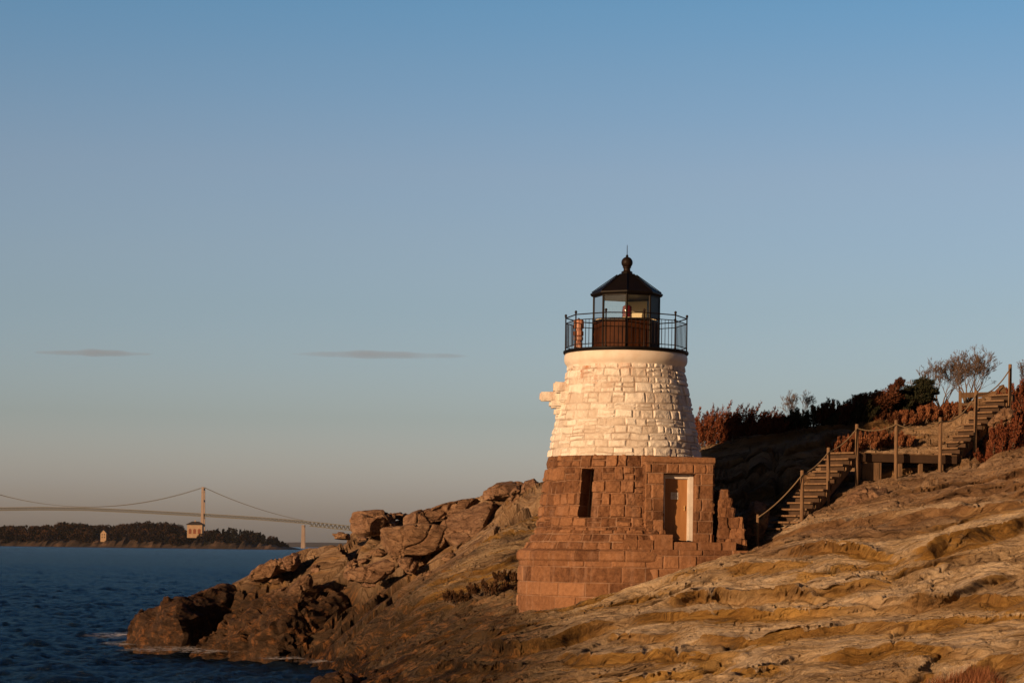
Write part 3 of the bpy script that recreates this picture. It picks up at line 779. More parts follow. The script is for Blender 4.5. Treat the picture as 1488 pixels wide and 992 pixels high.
# lantern room
lan = empty('lantern_room', (0, 0, zd)); lan.parent = LH
z0 = 0.; z1 = zt(467)-zd; z2 = zt(431)-zd
LR = 1.05; LA = [R(-2.5+45*k) for k in range(-4, 4)]
def octf(r, z, k): a = LA[k % 8]; return Vector((r*math.sin(a), -r*math.cos(a), z))
mb = MB(); mp = MB(); gl = MB(); mw_ = MB(); cr_ = MB()
for k in range(8):
    a, b = octf(LR, 0, k), octf(LR, 0, k+1); t_ = (b-a).normalized(); nrm = Vector((t_.y, -t_.x, 0))
    mid = (a+b)/2; am = math.degrees(math.atan2(mid.x, -mid.y))
    solid = 50 < am < 165
    # corner mullion
    mb.tube([(a.x, a.y, 0), (a.x, a.y, z2+.05)], .04, 6)
    # lower panel
    hw = (b-a).length/2-.035
    mp.obox((mid.x, mid.y, z1/2), t_*hw, nrm*.02, Vector((0, 0, z1/2)))
    for zz in (.05, z1-.02):
        mb.obox((mid.x, mid.y, zz), t_*hw, nrm*.035, Vector((0, 0, .03)))
    mb.obox((mid.x, mid.y, z2-.005), t_*hw, nrm*.035, Vector((0, 0, .04)))
    for q in range(1, 6):
        p = a.lerp(b, q/6)
        mp.obox((p.x+nrm.x*.024, p.y+nrm.y*.024, z1/2), t_*.008, nrm*.006, Vector((0, 0, z1/2-.09)))
    if solid:
        mw_.obox((mid.x, mid.y, (z1+z2)/2+.0), t_*(hw-.01), nrm*.012, Vector((0, 0, (z2-z1)/2-.05)))
        q = mid - nrm*.03
        cr_.obox((q.x, q.y, (z1+z2)/2), t_*(hw-.02), nrm*.008, Vector((0, 0, (z2-z1)/2-.05)))
    else:
        g_ = MB(); g_.obox((mid.x, mid.y, (z1+z2)/2), t_*(hw), nrm*.004, Vector((0, 0, (z2-z1)/2-.04)))
        gl.v += []; gl_o = g_
        if not hasattr(MB, 'glass'):
            t = NT('lantern_glass'); tr = t.n('ShaderNodeBsdfTransparent', Color=(.93, .95, .94, 1)); gs = t.n('ShaderNodeBsdfGlossy', Roughness=.03, Color=(1, 1, 1, 1))
            fr = t.n('ShaderNodeFresnel', IOR=1.5); mx = t.n('ShaderNodeMixShader')
            t.l(fr.outputs[0], mx.inputs[0]); t.l(tr.outputs[0], mx.inputs[1]); t.l(gs.outputs[0], mx.inputs[2]); t.l(mx.outputs[0], t.out.inputs[0])
            MB.glass = t.m
        g_.build('glass_pane', MB.glass, lan)
mb.build('lantern_frame', M_BLACK, lan); mp.build('lower_panels', M_WOODP, lan); mw_.build('blind_panels', M_BLACK, lan); cr_.build('inner_lining', M_CREAM, lan)
mb = MB(); mb.lathe([(.98, z1-.06), (.98, z1-.03)], 8, ph=LA[0]); mb.build('lantern_floor', M_CREAM, lan)
# red light
beacon = empty('beacon', (0, 0, z1-.03)); beacon.parent = lan
mb = MB(); mb.lathe([(.16, 0), (.16, .04), (.06, .06), (.06, .12), (.17, .14), (.17, .16)], 16, c=(.02, 0, 0)); mb.build('beacon_pedestal', M_CREAM, beacon, autos=40)
t = NT('red_lens'); t.col((.16, .006, .008)); t.rough(.15); t.b.inputs['Coat Weight'].default_value = .5
mb = MB(); mb.lathe([(.15, .16), (.165, .20), (.15, .24), (.17, .29), (.155, .34), (.17, .39), (.15, .44), (.15, .50), (.09, .55), (.02, .56)], 20, c=(.02, 0, 0)); mb.build('red_lens', t.m, beacon, autos=50)
# roof
ze = zt(430)-2*0; rf = empty('roof', (0, 0, 0)); rf.parent = LH
za = zt(397)
mb = MB(); mb.lathe([(.98, ze-.05), (1.13, ze-.03), (1.17, ze+.02), (1.17, ze+.06), (1.10, ze+.10), (.75, ze+.34), (.30, za-.06), (.17, za), (.17, za+.03)], 8, ph=LA[0])
mb.build('roof_cone', M_BLACK, rf)
for k in range(8):
    m2 = MB(); m2.tube([octf(1.12, ze+.105, k), octf(.31, za-.05, k)], .016, 5); 
    o = m2.build('roof_rib', M_BLACK, rf)
mb = MB(); prof = [(.19, za+.02), (.17, za+.05), (.11, za+.08), (.11, za+.16), (.14, za+.18), (.14, za+.20), (.09, za+.22)]
zbc = zt(381.5); rb = .185
prof += [(max(.03, rb*math.cos(a)), zbc+rb*math.sin(a)) for a in [R(x) for x in range(-60, 86, 12)]]
prof += [(.05, zbc+rb+.01), (.035, zbc+rb+.05), (.012, zbc+rb+.08), (.010, zt(358)), (.002, zt(355))]
mb.lathe(prof, 24); mb.build('ball_finial', M_IRON, rf, autos=40)
# fog signal on the gallery
fs = empty('fog_signal', ((842.5-912)/PPM, -.35, zd)); fs.parent = LH
mb = MB(); mb.lathe([(.13, 0), (.13, .22), (.10, .24), (.10, .30), (.15, .32), (.15, .42), (.11, .44)], 16); mb.build('signal_base', simple('faded_grey_red', (.55, .38, .32), (.35, .15, .10), 5, .6), fs, autos=40)
mb = MB(); mb.lathe([(.11, .44), (.16, .47), (.16, .60), (.11, .62), (.11, .68), (.17, .70), (.17, .92), (.14, .98), (.04, 1.0)], 16); mb.build('signal_horn', simple('faded_orange_red', (.46, .16, .09), (.55, .35, .28), 4, .5), fs, autos=40)
# stone arm on the left of the white wall
ar = empty('stone_bracket', (0, 0, 0)); ar.parent = LH
def blockpart(name, x0, x1, y0_, y1_, py0, py1, mat, seed, parent, amp=.03, rnd=.04):
    a = (x0-912.)/PPM; b = (x1-912.)/PPM; c0 = zt(py1, x0); c1 = zt(py0, x0)
    return rough_box(name, (a, y0_, c0), (b, y1_, c1), mat, seed, parent, amp, rnd)
def rough_box(name, lo, hi, mat, seed, parent, amp=.02, rnd=.03, blk=.5):
    bm = bmesh.new(); bmesh.ops.create_cube(bm, size=1)
    lo = Vector(lo); hi = Vector(hi); d = hi-lo; c = (lo+hi)/2
    for v in bm.verts: v.co = Vector((v.co.x*d.x, v.co.y*d.y, v.co.z*d.z))
    bmesh.ops.bevel(bm, geom=list(bm.edges), offset=rnd, segments=2, affect='EDGES')
    for _ in range(5):
        es = [e for e in bm.edges if e.calc_length() > .09]
        if not es: break
        bmesh.ops.subdivide_edges(bm, edges=es, cuts=1, use_grid_fill=True)
    bm.normal_update(); off = Vector((seed*2.3, seed*5.1, seed*.7))
    mv = [v.normal*(mnoise.fractal((v.co+off)*4, 1, 2, 4)*amp) for v in bm.verts]
    for v, m in zip(bm.verts, mv): v.co += m
    for v in bm.verts: v.co += c
    me = bpy.data.meshes.new(name); bm.to_mesh(me); bm.free()
    a = me.attributes.new('blk', 'FLOAT', 'POINT'); a.data.foreach_set('value', [blk]*len(me.vertices))
    return link(name, me, mat, parent)
blockpart('bracket_arm', 787.5, 836, -.55, -.22, 570.5, 583.5, M_WHITE, 1, ar, .02)
blockpart('upper_block', 807, 838, -.7, -.05, 556.5, 571.5, M_WHITE, 2, ar, .03, .05)
blockpart('middle_block', 815, 838, -.85, -.1, 571.5, 586, M_WHITE, 5, ar, .03, .05)
blockpart('corbel', 801.5, 836, -.7, -.1, 583, 594, M_WHITE, 3, ar, .03, .06)
blockpart('lower_corbel', 808, 834, -.65, -.15, 593, 606, M_WHITE, 4, ar, .03, .07)

# entrance porch, rotated a little towards the sun
def wall_patch(name, W_, H_, seed, mat, parent, hs, wr, holes=(), ds=.022, **k):
    nu = int(W_/ds)+2; nv = int(H_/ds)+2
    U, Vv = np.meshgrid(np.linspace(0, W_, nu), np.linspace(0, H_, nv))
    disp, blk, mort = masonry(U, Vv, seed, hs, wr, **k)
    for (u0, u1, v0, v1, dep) in holes:
        m = (U > u0) & (U < u1) & (Vv > v0) & (Vv < v1); disp = np.where(m, -dep, disp); blk = np.where(m, .1, blk); mort = np.where(m, 0, mort)
    edge = (U < .001) | (U > W_-.001) | (Vv > H_-.001)
    disp = np.where(edge, 0, disp)
    V = np.stack([U, -disp, Vv], -1).reshape(-1, 3)
    return npmesh(name, V, gridq(nv, nu), mat, parent, smooth=False, attrs={'blk': blk, 'mortar': mort})
pz0 = zt(797, 990); pz1 = zt(668.5, 985)
a0 = P(937, 700, TD); px0 = (P(937.5, 730, TD-2.72).x - tx); px1 = (P(1036, 730, TD-2.35).x - tx)
EN = empty('entrance_porch', (px0, -2.72, pz0)); EN.parent = LH
rot = R(10.5); EN.rotation_euler.z = rot
EW = (px1-px0)/math.cos(rot); EH = pz1-pz0
du0 = (P(963.5, 730, TD-2.6).x-tx-px0)/math.cos(rot); du1 = (P(1011, 730, TD-2.5).x-tx-px0)/math.cos(rot)
dz0 = zt(786, 990)-pz0; dz1 = zt(692, 990)-pz0
REC = .44
wall_patch('porch_front', EW, EH-.16, 21, M_GRANITE, EN, (.28, .44), (.28, .6), holes=[(du0, du1, -1, dz1, REC)], mw=.014, warp=.012, proud=(0, .03), rough=.016)
o = wall_patch('porch_side', 2.2, EH-.16, 23, M_GRANITE, EN, (.28, .44), (.3, .7), mw=.016, warp=.02, proud=(0, .05), rough=.03)
o.location = (EW, 0, 0); o.rotation_euler.z = R(90)
o = wall_patch('porch_left_side', 1.2, EH-.16, 24, M_GRANITE, EN, (.28, .44), (.3, .7), mw=.016, warp=.02, proud=(0, .04), rough=.03)
o.location = (0, 1.2, 0); o.rotation_euler.z = R(-90)
rough_box('porch_coping', (-.03, -.04, EH-.17), (EW+.06, 2.2, EH), M_GRANITE, 31, EN, .012, .015, .75)
# door set back in the opening
dr = empty('door', (du0, REC-.06, 0)); dr.parent = EN
DWd = du1-du0
mb = MB(); fwid = .115
mb.box(.0, fwid, -.12, .06, dz0, dz1-.02); mb.box(DWd-fwid*1.25, DWd, -.10, .06, dz0-.02, dz1-.02); mb.box(0, DWd, -.07, .06, dz1-.15, dz1-.018)
mb.build('door_frame', M_FRAME, dr, bevel=.008)
mb = MB(); mb.box(DWd-fwid*1.5, DWd-fwid*1.25-.004, -.06, .05, dz0, dz1-.15); mb.box(fwid+.002, fwid*1.3, -.035, .05, dz0, dz1-.15)
mb.build('door_stop', M_FRAME, dr, bevel=.004)
mb = MB(); mb.box(fwid*1.2, DWd-fwid*1.4, .0, .045, dz0+.01, dz1-.155); mb.build('door_leaf', M_DOOR, dr)
nt0 = (P(979, 722, TD-2.5).x-tx-px0)/math.cos(rot)-du0
nz0 = zt(727.5, 985)-pz0
mb = MB(); mb.box(nt0, nt0+.235, -.008, -.002, nz0, nz0+.22); mb.build('notice', M_PAPER, dr)
mb = MB(); 
for k, w_ in enumerate((.15, .12, .16, .10)): mb.box(nt0+.03, nt0+.03+w_, -.0105, -.009, nz0+.17-k*.042, nz0+.178-k*.042)
mb.build('notice_print', M_DARK, dr)
mb = MB(); mb.tube([(DWd-fwid*2.3, -.03, dz0+.95), (DWd-fwid*2.3, -.03, dz0+1.1)], .012, 6); mb.tube([(DWd-fwid*2.3, .0, dz0+1.03), (DWd-fwid*2.3, -.035, dz0+1.03)], .02, 8)
mb.build('door_handle', M_BRASS, dr)
mb = MB(); mb.box(du0-.02, du1+.02, -.02, REC, dz0-.1, dz0-.006); mb.build('door_step', M_GRANITE, EN)
# terrace wall to the right of the plinth
TE = empty('terrace', (P(905, 810, TD-3.3).x-tx, -3.3, 0)); TE.parent = LH
tw = P(1087, 800, TD-3.1).x - P(905, 810, TD-3.3).x
TE.rotation_euler.z = R(3)
tz = zt(798.5, 990)
o = wall_patch('terrace_wall', tw, tz+.6, 41, M_GRANITE, TE, (.36, .46), (.45, 1.1), mw=.014, warp=.012, proud=(0, .03), rough=.014); o.location.z = -.6
def tpx(px): return P(px, 790, TD-3.25).x - P(905, 790, TD-3.25).x
rough_box('terrace_floor', (0.02, .02, tz-.3), (tw+.05, 3.4, tz-.004), M_GRANITE, 43, TE, .01, .02, .4)
for i, (a, b, p0, p1, y0_) in enumerate([(906,928,784.5,798,.12),(928.5,951,785,798,.10),(906,936,771.5,785,.14),(936.5,950,772.5,785,.13),(951.5,979,777,798,.02),(980,1014,787,798,.02),(1014.5,1050,787,798,.03),(1050.5,1072,786.5,798,.05)]):
    rough_box('parapet_stone', (tpx(a), y0_, tz-.02), (tpx(b)-.01, y0_+.42, tz+(p1-p0)/PPM), M_GRANITE, 50+i, TE, .012, .02, random.uniform(.3, .9))
# broken buttress stones right of the porch
BT = empty('stepped_buttress', (0, 0, 0)); BT.parent = LH
rb_ = random.Random(4); k = 0
for (p0, p1, xl, xr) in [(783,797,1044,1084),(769,783,1045,1082),(753,769,1045,1080),(740,754,1044,1068),(727,741,1045,1064),(714,728,1046,1060)]:
    x = xl
    while x < xr-3:
        w_ = rb_.uniform(8, 17); x2 = min(xr, x+w_)
        if xr-x2 < 5: x2 = xr
        a = P(x, 760, TD-2.4).x-tx; b = P(x2, 760, TD-2.4).x-tx; k += 1
        rough_box('buttress_stone', (a-.015, -2.62+(797-p1)/45*.35+rb_.uniform(-.04, .04), zt(p1, 1050)-.02), (b+.01, -.6, zt(p0, 1050)+rb_.uniform(-.02, .02)), M_GRANITE, 60+k, BT, .055, .035, rb_.random())
        x = x2

# ------------------------------------------------------------------ steps, landing, posts and rope
M_RISER = simple('shaded_riser_board', (.085, .052, .032), (.045, .028, .018), 4, .85, bump=.4, bscale=30)  # darker than the treads: shade under the nosing put into the colour
def flight(name, label, p_lo, p_hi, n, width, bdir):
    """closed timber steps rising along bdir (degrees from +Y towards +X)"""
    d = Vector((math.sin(R(bdir)), math.cos(R(bdir)), 0)); w = Vector((d.y, -d.x, 0))
    L = (Vector((p_hi.x, p_hi.y, 0))-Vector((p_lo.x, p_lo.y, 0))).length; H = p_hi.z-p_lo.z
    root = empty(name, p_lo); tag(root, label, 'staircase')
    run = L/n; rise = H/n; rs = random.Random(n)
    for i in range(n):
        z = rise*(i+1); c = d*(run*(i+.5)) - w*width*.5
        mb = MB()
        mb.obox(c+Vector((0, 0, z-.03)) - d*.05, d*(run*.5+.05), w*(width*.5+.05+rs.uniform(-.02, .03)), Vector((0, 0, .03)))
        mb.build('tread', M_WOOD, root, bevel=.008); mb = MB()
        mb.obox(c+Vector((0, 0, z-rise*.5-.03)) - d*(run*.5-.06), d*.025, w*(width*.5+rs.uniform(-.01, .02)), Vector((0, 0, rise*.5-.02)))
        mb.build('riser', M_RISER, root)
        mb = MB()
        mb.obox(d*(run*(i+.5))+w*.02+Vector((0, 0, z-rise*.5-.05)), d*.05, w*.04, Vector((0, 0, rise*.5)))
        mb.build('tread_support', M_WOOD, root)
    for s in (0, 1):
        mb = MB(); o_ = -w*(width-.04)*s
        a = o_ + Vector((0, 0, -.14)); b = o_ + d*L + Vector((0, 0, H-.14))
        t_ = (b-a).normalized(); up = Vector((0, 0, 1))
        mb.obox((a+b)/2, t_*((b-a).length/2), w*.035, up*.10); mb.build('stringer', M_WOOD, root)
    return root
s0 = P(1136, 796, 69.6); s1 = P(1247, 657, 73.1)
bd = math.degrees(math.atan2(s1.x-s0.x, s1.y-s0.y))
flight('wooden_steps', 'lower flight of weathered wooden steps climbing from the lighthouse to the landing', s0, s1, 15, .92, 40)
u0 = P(1386, 668, 74.3); u1 = P(1478, 573, 77.2)
flight('wooden_steps', 'upper flight of weathered wooden steps climbing from the landing to the hilltop', u0, u1, 11, .72, 42)
# landing
ld = empty('wooden_landing', P(1245, 668, 73.3)); tag(ld, 'long level timber landing with a dark face between the two flights of steps', 'landing')
a = P(1240, 657, 73.1)-ld.location; b = P(1390, 662, 74.1)-ld.location
tv = (b-a); tv.z = 0; Lw = tv.length; tv.normalize(); nv = Vector((-tv.y, tv.x, 0))
mb = MB(); nb = 22
for k in range(nb):
    mb.obox(a + tv*(Lw*(k+.5)/nb) + nv*.6 + Vector((0, 0, -.02+random.uniform(-.005, .005))), tv*(Lw/nb*.46), nv*.65, Vector((0, 0, .02)))
mb.build('deck_boards', M_PLANK, ld)
mb = MB(); mb.obox(a+tv*Lw*.5+Vector((0, 0, -.17)), tv*Lw*.5, nv*.03, Vector((0, 0, .125))); mb.obox(a+tv*Lw*.5+nv*1.2+Vector((0, 0, -.17)), tv*Lw*.5, nv*.03, Vector((0, 0, .125)))
mb.build('edge_beam', simple('dark_creosoted_beam', (.075, .045, .028), (.05, .03, .02), 4, .8), ld)
for k in range(5):
    mb = MB(); q = a+tv*(Lw*(k+.3)/5)+nv*.1
    mb.obox(q+Vector((0, 0, -.75)), tv*.06, nv*.06, Vector((0, 0, .45))); mb.build('support_post', M_WOOD, ld)
mb = MB(); mb.obox(a+tv*.65+nv*.05+Vector((0, 0, -.62)), tv*.3, nv*.03, Vector((0, 0, .3)))
mb.build('skirt_board', M_WOOD, ld)
posts = [(1101, 747, 798, 69.3, 'short pale post at the foot of the wooden steps'),
 (1166, 683, 748, 70.4, 'rope post beside the middle of the lower wooden steps, second from the bottom'),
 (1204, 650, 720, 71.6, 'rope post near the top of the lower wooden steps, third from the bottom'),
 (1246, 616, 695, 72.7, 'tall rope post at the left end of the timber landing'),
 (1303, 610, 687, 73.1, 'rope post at the middle of the timber landing'),
 (1367, 606, 676, 73.6, 'rope post at the right end of the timber landing'),
 (1418, 567, 643, 75.2, 'rope post half way up the upper wooden steps'),
 (1468, 529, 603, 76.8, 'tallest rope post at the top of the wooden steps against the sky')]
tops = []
for i, (px, t0, b0, Yd, lab) in enumerate(posts):
    top = P(px, t0, Yd); bot = P(px, b0, Yd); h = top.z-bot.z
    mb = MB(); r_ = .062 if i else .05
    lean = random.uniform(-.02, .02)
    mb.tube([(0, 0, -.7), (lean*.5, 0, h*.5), (lean, 0, h-.02), (lean, 0, h)], [r_*1.05, r_, r_*.97, r_*.8], 10)
    o = mb.build('rope_post', M_WOOD, None, autos=40); o.location = (top.x, Yd, bot.z)
    tag(o, lab, 'post', 'posts carrying the rope beside the steps')
    tops.append(Vector((top.x+lean, Yd-.06, top.z-.14 if i else top.z-.1)))
def sag(a, b, s, n=14):
    return [a.lerp(b, k/n) - Vector((0, 0, 4*s*(k/n)*(1-k/n))) for k in range(n+1)]
pts = []
for i, (a, b) in enumerate(zip(tops[:-1], tops[1:])):
    pts += sag(a, b, [.12, .10, .12, .14, .20, .30, .28][i])[(1 if i else 0):]
mb = MB(); mb.tube([p-tops[3] for p in pts], .021, 6)
o = mb.build('handrail_rope', M_ROPE, None, smooth=True); o.location = tops[3]
tag(o, 'long sagging handrail rope strung from post to post up the hill', 'rope')
# timber rail at the top of the upper flight
rl = empty('timber_railing', P(1396, 585, 79.)); tag(rl, 'low timber railing beside the top of the upper steps', 'railing')
mb = MB(); q0 = P(1396, 574, 79.)-rl.location; q1 = P(1444, 573, 79.3)-rl.location
m1 = MB(); m1.obox((q0+q1)/2, (q1-q0)/2, Vector((0, .03, 0)), Vector((0, 0, .09))); m1.build('rail_board', M_WOOD, rl)
m1 = MB(); m1.obox((q0+q1)/2-Vector((0, 0, .33)), (q1-q0)/2, Vector((0, .02, 0)), Vector((0, 0, .045))); m1.build('rail_board', M_WOOD, rl)
for px in (1396, 1420, 1443):
    m1 = MB(); q = P(px, 590, 79.1)-rl.location; m1.box(q.x-.05, q.x+.05, q.y-.05+.1, q.y+.05+.1, q.z-.6, q.z+.55); m1.build('rail_post', M_WOOD, rl)
# small gabled box at the hilltop
gb = empty('gabled_sign_box', P(1455, 584, 80.5)); tag(gb, 'small brown gabled timber structure at the top of the steps', 'shelter')
m1 = MB(); w_ = .28; m1.add([(-w_, -.25, -.4), (w_, -.25, -.4), (w_, -.25, .25), (0, -.25, .53), (-w_, -.25, .25), (-w_, .25, -.4), (w_, .25, -.4), (w_, .25, .25), (0, .25, .53), (-w_, .25, .25)],
    [(0,1,2,3,4),(9,8,7,6,5),(0,5,6,1),(1,6,7,2),(4,9,5,0)]); m1.build('boarded_body', M_PLANK, gb)
for s in (-1, 1):
    m1 = MB(); m1.obox((s*.17, 0, .405), Vector((.20, 0, -s*.20)), Vector((0, .30, 0)), Vector((s*.015, 0, .015))); m1.build('roof_slope', M_WOOD, gb)

# ------------------------------------------------------------------ vegetation
def tri_cloud(P3, D3, L, Wd, rnd, rg):
    """leaf triangles at P3 pointing along D3"""
    n = len(P3); D = D3/np.maximum(np.linalg.norm(D3, axis=1, keepdims=True), 1e-6)
    r = rg.normal(size=(n, 3)); S_ = np.cross(D, r); S_ /= np.maximum(np.linalg.norm(S_, axis=1, keepdims=True), 1e-6)
    L = np.asarray(L)[:, None] if np.ndim(L) else L; Wd = np.asarray(Wd)[:, None] if np.ndim(Wd) else Wd
    V = np.stack([P3 - S_*Wd, P3 + S_*Wd, P3 + D*L], 1).reshape(-1, 3)
    return V, np.arange(n*3).reshape(-1, 3), np.repeat(rnd, 3)
def branches(rg, p, d, L, r, depth, mb, spread=.5, seg=4, wind=(0, 0, 0), tips=None, shrink=.68):
    pts = [p]; q = Vector(p); dd = Vector(d).normalized()
    for i in range(seg):
        dd = (dd + Vector((rg.gauss(0, .13), rg.gauss(0, .13), rg.gauss(0, .08))) + Vector(wind)*.06 + Vector((0, 0, .05))).normalized()
        q = q + dd*(L/seg); pts.append(q.copy())
    rads = [max(.0042, r*(1-.45*i/seg)) for i in range(seg+1)]
    mb.tube(pts, rads, 5 if r > .03 else 3, False)
    if depth == 0:
        if tips is not None: tips.append((q.copy(), dd.copy()))
        return
    nk = rg.choice((2, 2, 3, 3)) if depth > 1 else 3
    for k in range(nk):
        i = seg if k == 0 else rg.randint(max(1, seg//2-1), seg)
        ax = Vector((rg.gauss(0, 1), rg.gauss(0, 1), rg.gauss(0, .6)+.15)).normalized()
        nd = (dd + ax*spread*rg.uniform(.6, 1.3)).normalized()
        branches(rg, pts[i], nd, L*shrink*rg.uniform(.75, 1.15), rads[i]*.62, depth-1, mb, spread, max(2, seg-1), wind, tips, shrink)
def shrub_red(label, px, py, Yd, h, wid, seed, mat=None, dens=1., group='rust red shrubs on the hilltop', plumes=30, lean=.2, lsz=.036, name='shrub', zz=None):
    rg = np.random.default_rng(seed); mat = mat or M_RED
    b = P(px, py, Yd); b.z = min(b.z, ground(b.x, b.y)+.05) if zz is None else zz
    if h < 0: h = P(px, -h, Yd).z-b.z
    root = empty(name, b); tag(root, label, 'shrub', group)
    PP, DD, LL = [], [], []; mb = MB()
    for k in range(plumes):
        a = rg.uniform(0, 6.28); rr_ = math.sqrt(rg.uniform(0, 1))*wid*.5
        x, y = math.cos(a)*rr_, math.sin(a)*rr_*.7
        H = h*(1-.45*(rr_/(wid*.5))**2)*rg.uniform(.7, 1.08)
        lx = (lean+rg.normal(0, .14))*H + x*.35; ly = y*.3
        mb.tube([(0, 0, -.25), (x, y, -.05), (x+lx*.35, y+ly*.35, H*.5), (x+lx, y+ly, H)], [.02, .016, .011, .004], 3, False)
        m = int(330*dens)
        t_ = rg.beta(1.7, 1.25, m); wd = (.035+.20*np.sin(np.pi*np.clip(t_, .02, .98))**.8*(1.1-t_*.75))*wid*.55*.62
        th = rg.uniform(0, 6.28, m); q = np.sqrt(rg.uniform(0, 1, m))*wd
        X_ = x + lx*t_**1.6 + np.cos(th)*q; Y_ = y + ly*t_ + np.sin(th)*q; Z_ = H*t_ + rg.normal(0, .03, m)
        PP.append(np.stack([X_, Y_, Z_], 1)); DD.append(np.stack([np.cos(th)*.55+lean*1.2, np.sin(th)*.55, rg.uniform(.6, 1.6, m)], 1)); LL.append(rg.uniform(.7, 1.6, m)*lsz)
    mb.build('stem', M_BARK, root)
    PP = np.concatenate(PP); DD = np.concatenate(DD); LL = np.concatenate(LL)
    V, Q, rn = tri_cloud(PP, DD, LL*1.3, LL*.38, np.clip(rg.normal(.5, .25, len(PP)), 0, 1), rg)
    npmesh('foliage', V, Q, mat, root, smooth=False, attrs={'rnd': rn})
    return root
def shrub_clump(label, px, py, Yd, h, wid, seed, mat, n=9, group=None, name='shrub', cat='shrub', lsz=.055, flat=1., up=.5, lean=(0, 0)):
    """crown of leaf clumps on short branches"""
    rg = np.random.default_rng(seed); b = P(px, py, Yd); b.z = min(b.z, ground(b.x, b.y)+.05)
    if h < 0: h = P(px, -h, Yd).z-b.z
    root = empty(name, b); tag(root, label, cat, group)
    PP, DD, RN = [], [], []; mb = MB()
    for k in range(n):
        a = rg.uniform(0, 6.28); q = math.sqrt(rg.uniform(0, 1))
        zc_ = h*rg.uniform(.25, .9)*(1-.25*q); c = np.array([math.cos(a)*q*wid*.42+lean[0]*zc_, math.sin(a)*q*wid*.42+lean[1]*zc_, zc_])
        mb.tube([(0, 0, -.2), (c[0]*.4, c[1]*.4, c[2]*.5), tuple(c)], [.035, .025, .008], 4, False)
        rd = rg.uniform(.16, .30)*wid*.6; m = int(1500*rd/.35/ (lsz/.055)**1.5)
        g = rg.normal(size=(m, 3)); g /= np.linalg.norm(g, axis=1, keepdims=True)
        rad = rd*rg.uniform(.1, 1.35, m)**.8*(1+.35*np.sin(g[:, 0]*5+k)*np.sin(g[:, 2]*6+2*k))
        PP.append(c + g*rad[:, None]*np.array([1.1, 1.1, .75*flat])); DD.append(g*.7+np.array([lean[0]*1.5+.2, lean[1], up])+rg.normal(0, .3, (m, 3)))
        RN.append(np.clip(rg.normal(.5, .2, m)+rg.normal(0, .12), 0, 1))
    mb.build('stem', M_BARK, root)
    PP = np.concatenate(PP); DD = np.concatenate(DD)
    keep = PP[:, 2] > -.1; PP = PP[keep]; DD = DD[keep]; RN = np.concatenate(RN)[keep]
    L = rg.uniform(.7, 1.5, len(PP))*lsz
    V, Q, rn = tri_cloud(PP, DD, L*1.4, L*.4, RN, rg)
    npmesh('foliage', V, Q, mat, root, smooth=False, attrs={'rnd': rn})
def bare_tree(label, px, py, Yd, h, seed, depth=5, spread=.55, stems=3, r=.05, name='bare_tree', cat='tree', group=None, wind=(.6, 0, 0)):
    rg = random.Random(seed); b = P(px, py, Yd); b.z = min(b.z, ground(b.x, b.y))
    if h < 0: h = P(px, -h, Yd).z-b.z
    root = empty(name, b); tag(root, label, cat, group)
    for s in range(stems):
        mb = MB(); tr_ = MB()
        d = Vector((rg.uniform(-1, 1)*(1.0 if stems > 4 else .5), rg.gauss(0, .35), 1)).normalized()
        q = d*h*.28; tr_.tube([(0, 0, -.3), tuple(d*h*.12), tuple(q)], [r*1.3, r, r*.85], 6, False); tr_.build('trunk', M_BARK, root)
        for k in range(2):
            dd = (d+Vector((rg.gauss(0, .45), rg.gauss(0, .4), .2))).normalized()
            branches(rg, q, dd, h*.27, r*.7, depth-1, mb, spread, 4, wind, None, .72)
        mb.build('twigs', M_TWIG, root)
# red shrubs behind the lighthouse
reds = [(1022,640,78.4,-590,1.3),(1046,636,78.7,-585,1.4),(1070,633,78.6,-584,1.3),(1094,630,79,-592,1.3),(1118,627,79.2,-597,1.3),(1142,622,79.4,-604,1.2)]
dsc = ['rust red shrub touching the right side of the lighthouse wall', 'rust red shrub second from the lighthouse wall, with a ragged dark top', 'tall rust red shrub in the middle of the red hedge', 'rust red shrub with a wind-bent tip in the red hedge', 'low rust red shrub next to the end of the red hedge', 'lowest rust red shrub, at the right end of the red hedge below bare twigs']
for i, a in enumerate(reds): shrub_red(dsc[i], a[0], a[1]+4, a[2], a[3], a[4]*1.25, 100+i, plumes=38, dens=.75, lean=.3)
bare_tree('pale leafless shrub between the red hedge and the dark evergreens', 1165, 610, 80.5, -569, 5, 6, .6, 5, .016, 'bare_shrub', 'shrub')
bare_tree('smaller leafless shrub low above the red hedge', 1128, 616, 80.5, -596, 6, 5, .6, 4, .014, 'bare_shrub', 'shrub')
for i, (px, py, Yd, h, w_, lab) in enumerate([(1180,612,79,-590,1.5,'low dark evergreen shrub at the left end of the dark thicket'),(1205,607,79.3,-581,1.6,'dark evergreen shrub second from the left in the dark thicket'),
      (1232,603,79.8,-573,1.7,'broad dark evergreen shrub in the middle of the thicket'),(1258,600,80.2,-572,1.7,'dark evergreen shrub at the foot of the wind-bent cedar'),(1278,602,80.6,-568,1.6,'black evergreen shrub between the two cedars')]):
    shrub_red(lab, px, py, Yd, h, w_*1.15, 130+i, (M_EVER, M_CEDAR, M_EVER, M_CEDAR, M_EVER)[i], .8, 'dark evergreen shrubs on the hilltop', 26, .22, .045)
shrub_clump('wind-bent rusty cedar with a leaning flag-like top on the skyline', 1250, 596, 80.6, -558, 2.0, 140, M_CEDAR, 14, None, 'cedar_tree', 'tree', .045, .8, .7, (.5, 0))
shrub_clump('tall pointed cedar standing up above the dark thicket', 1284, 590, 81, -535, .8, 141, M_CEDAR, 12, None, 'cedar_tree', 'tree', .045, 1.2, .9, (.3, 0))
shrub_clump('broad dark cedar left of the large bare tree', 1325, 588, 81.6, -546, 1.7, 142, M_EVER, 18, None, 'cedar_tree', 'tree', .045, .8, .8, (.2, 0))
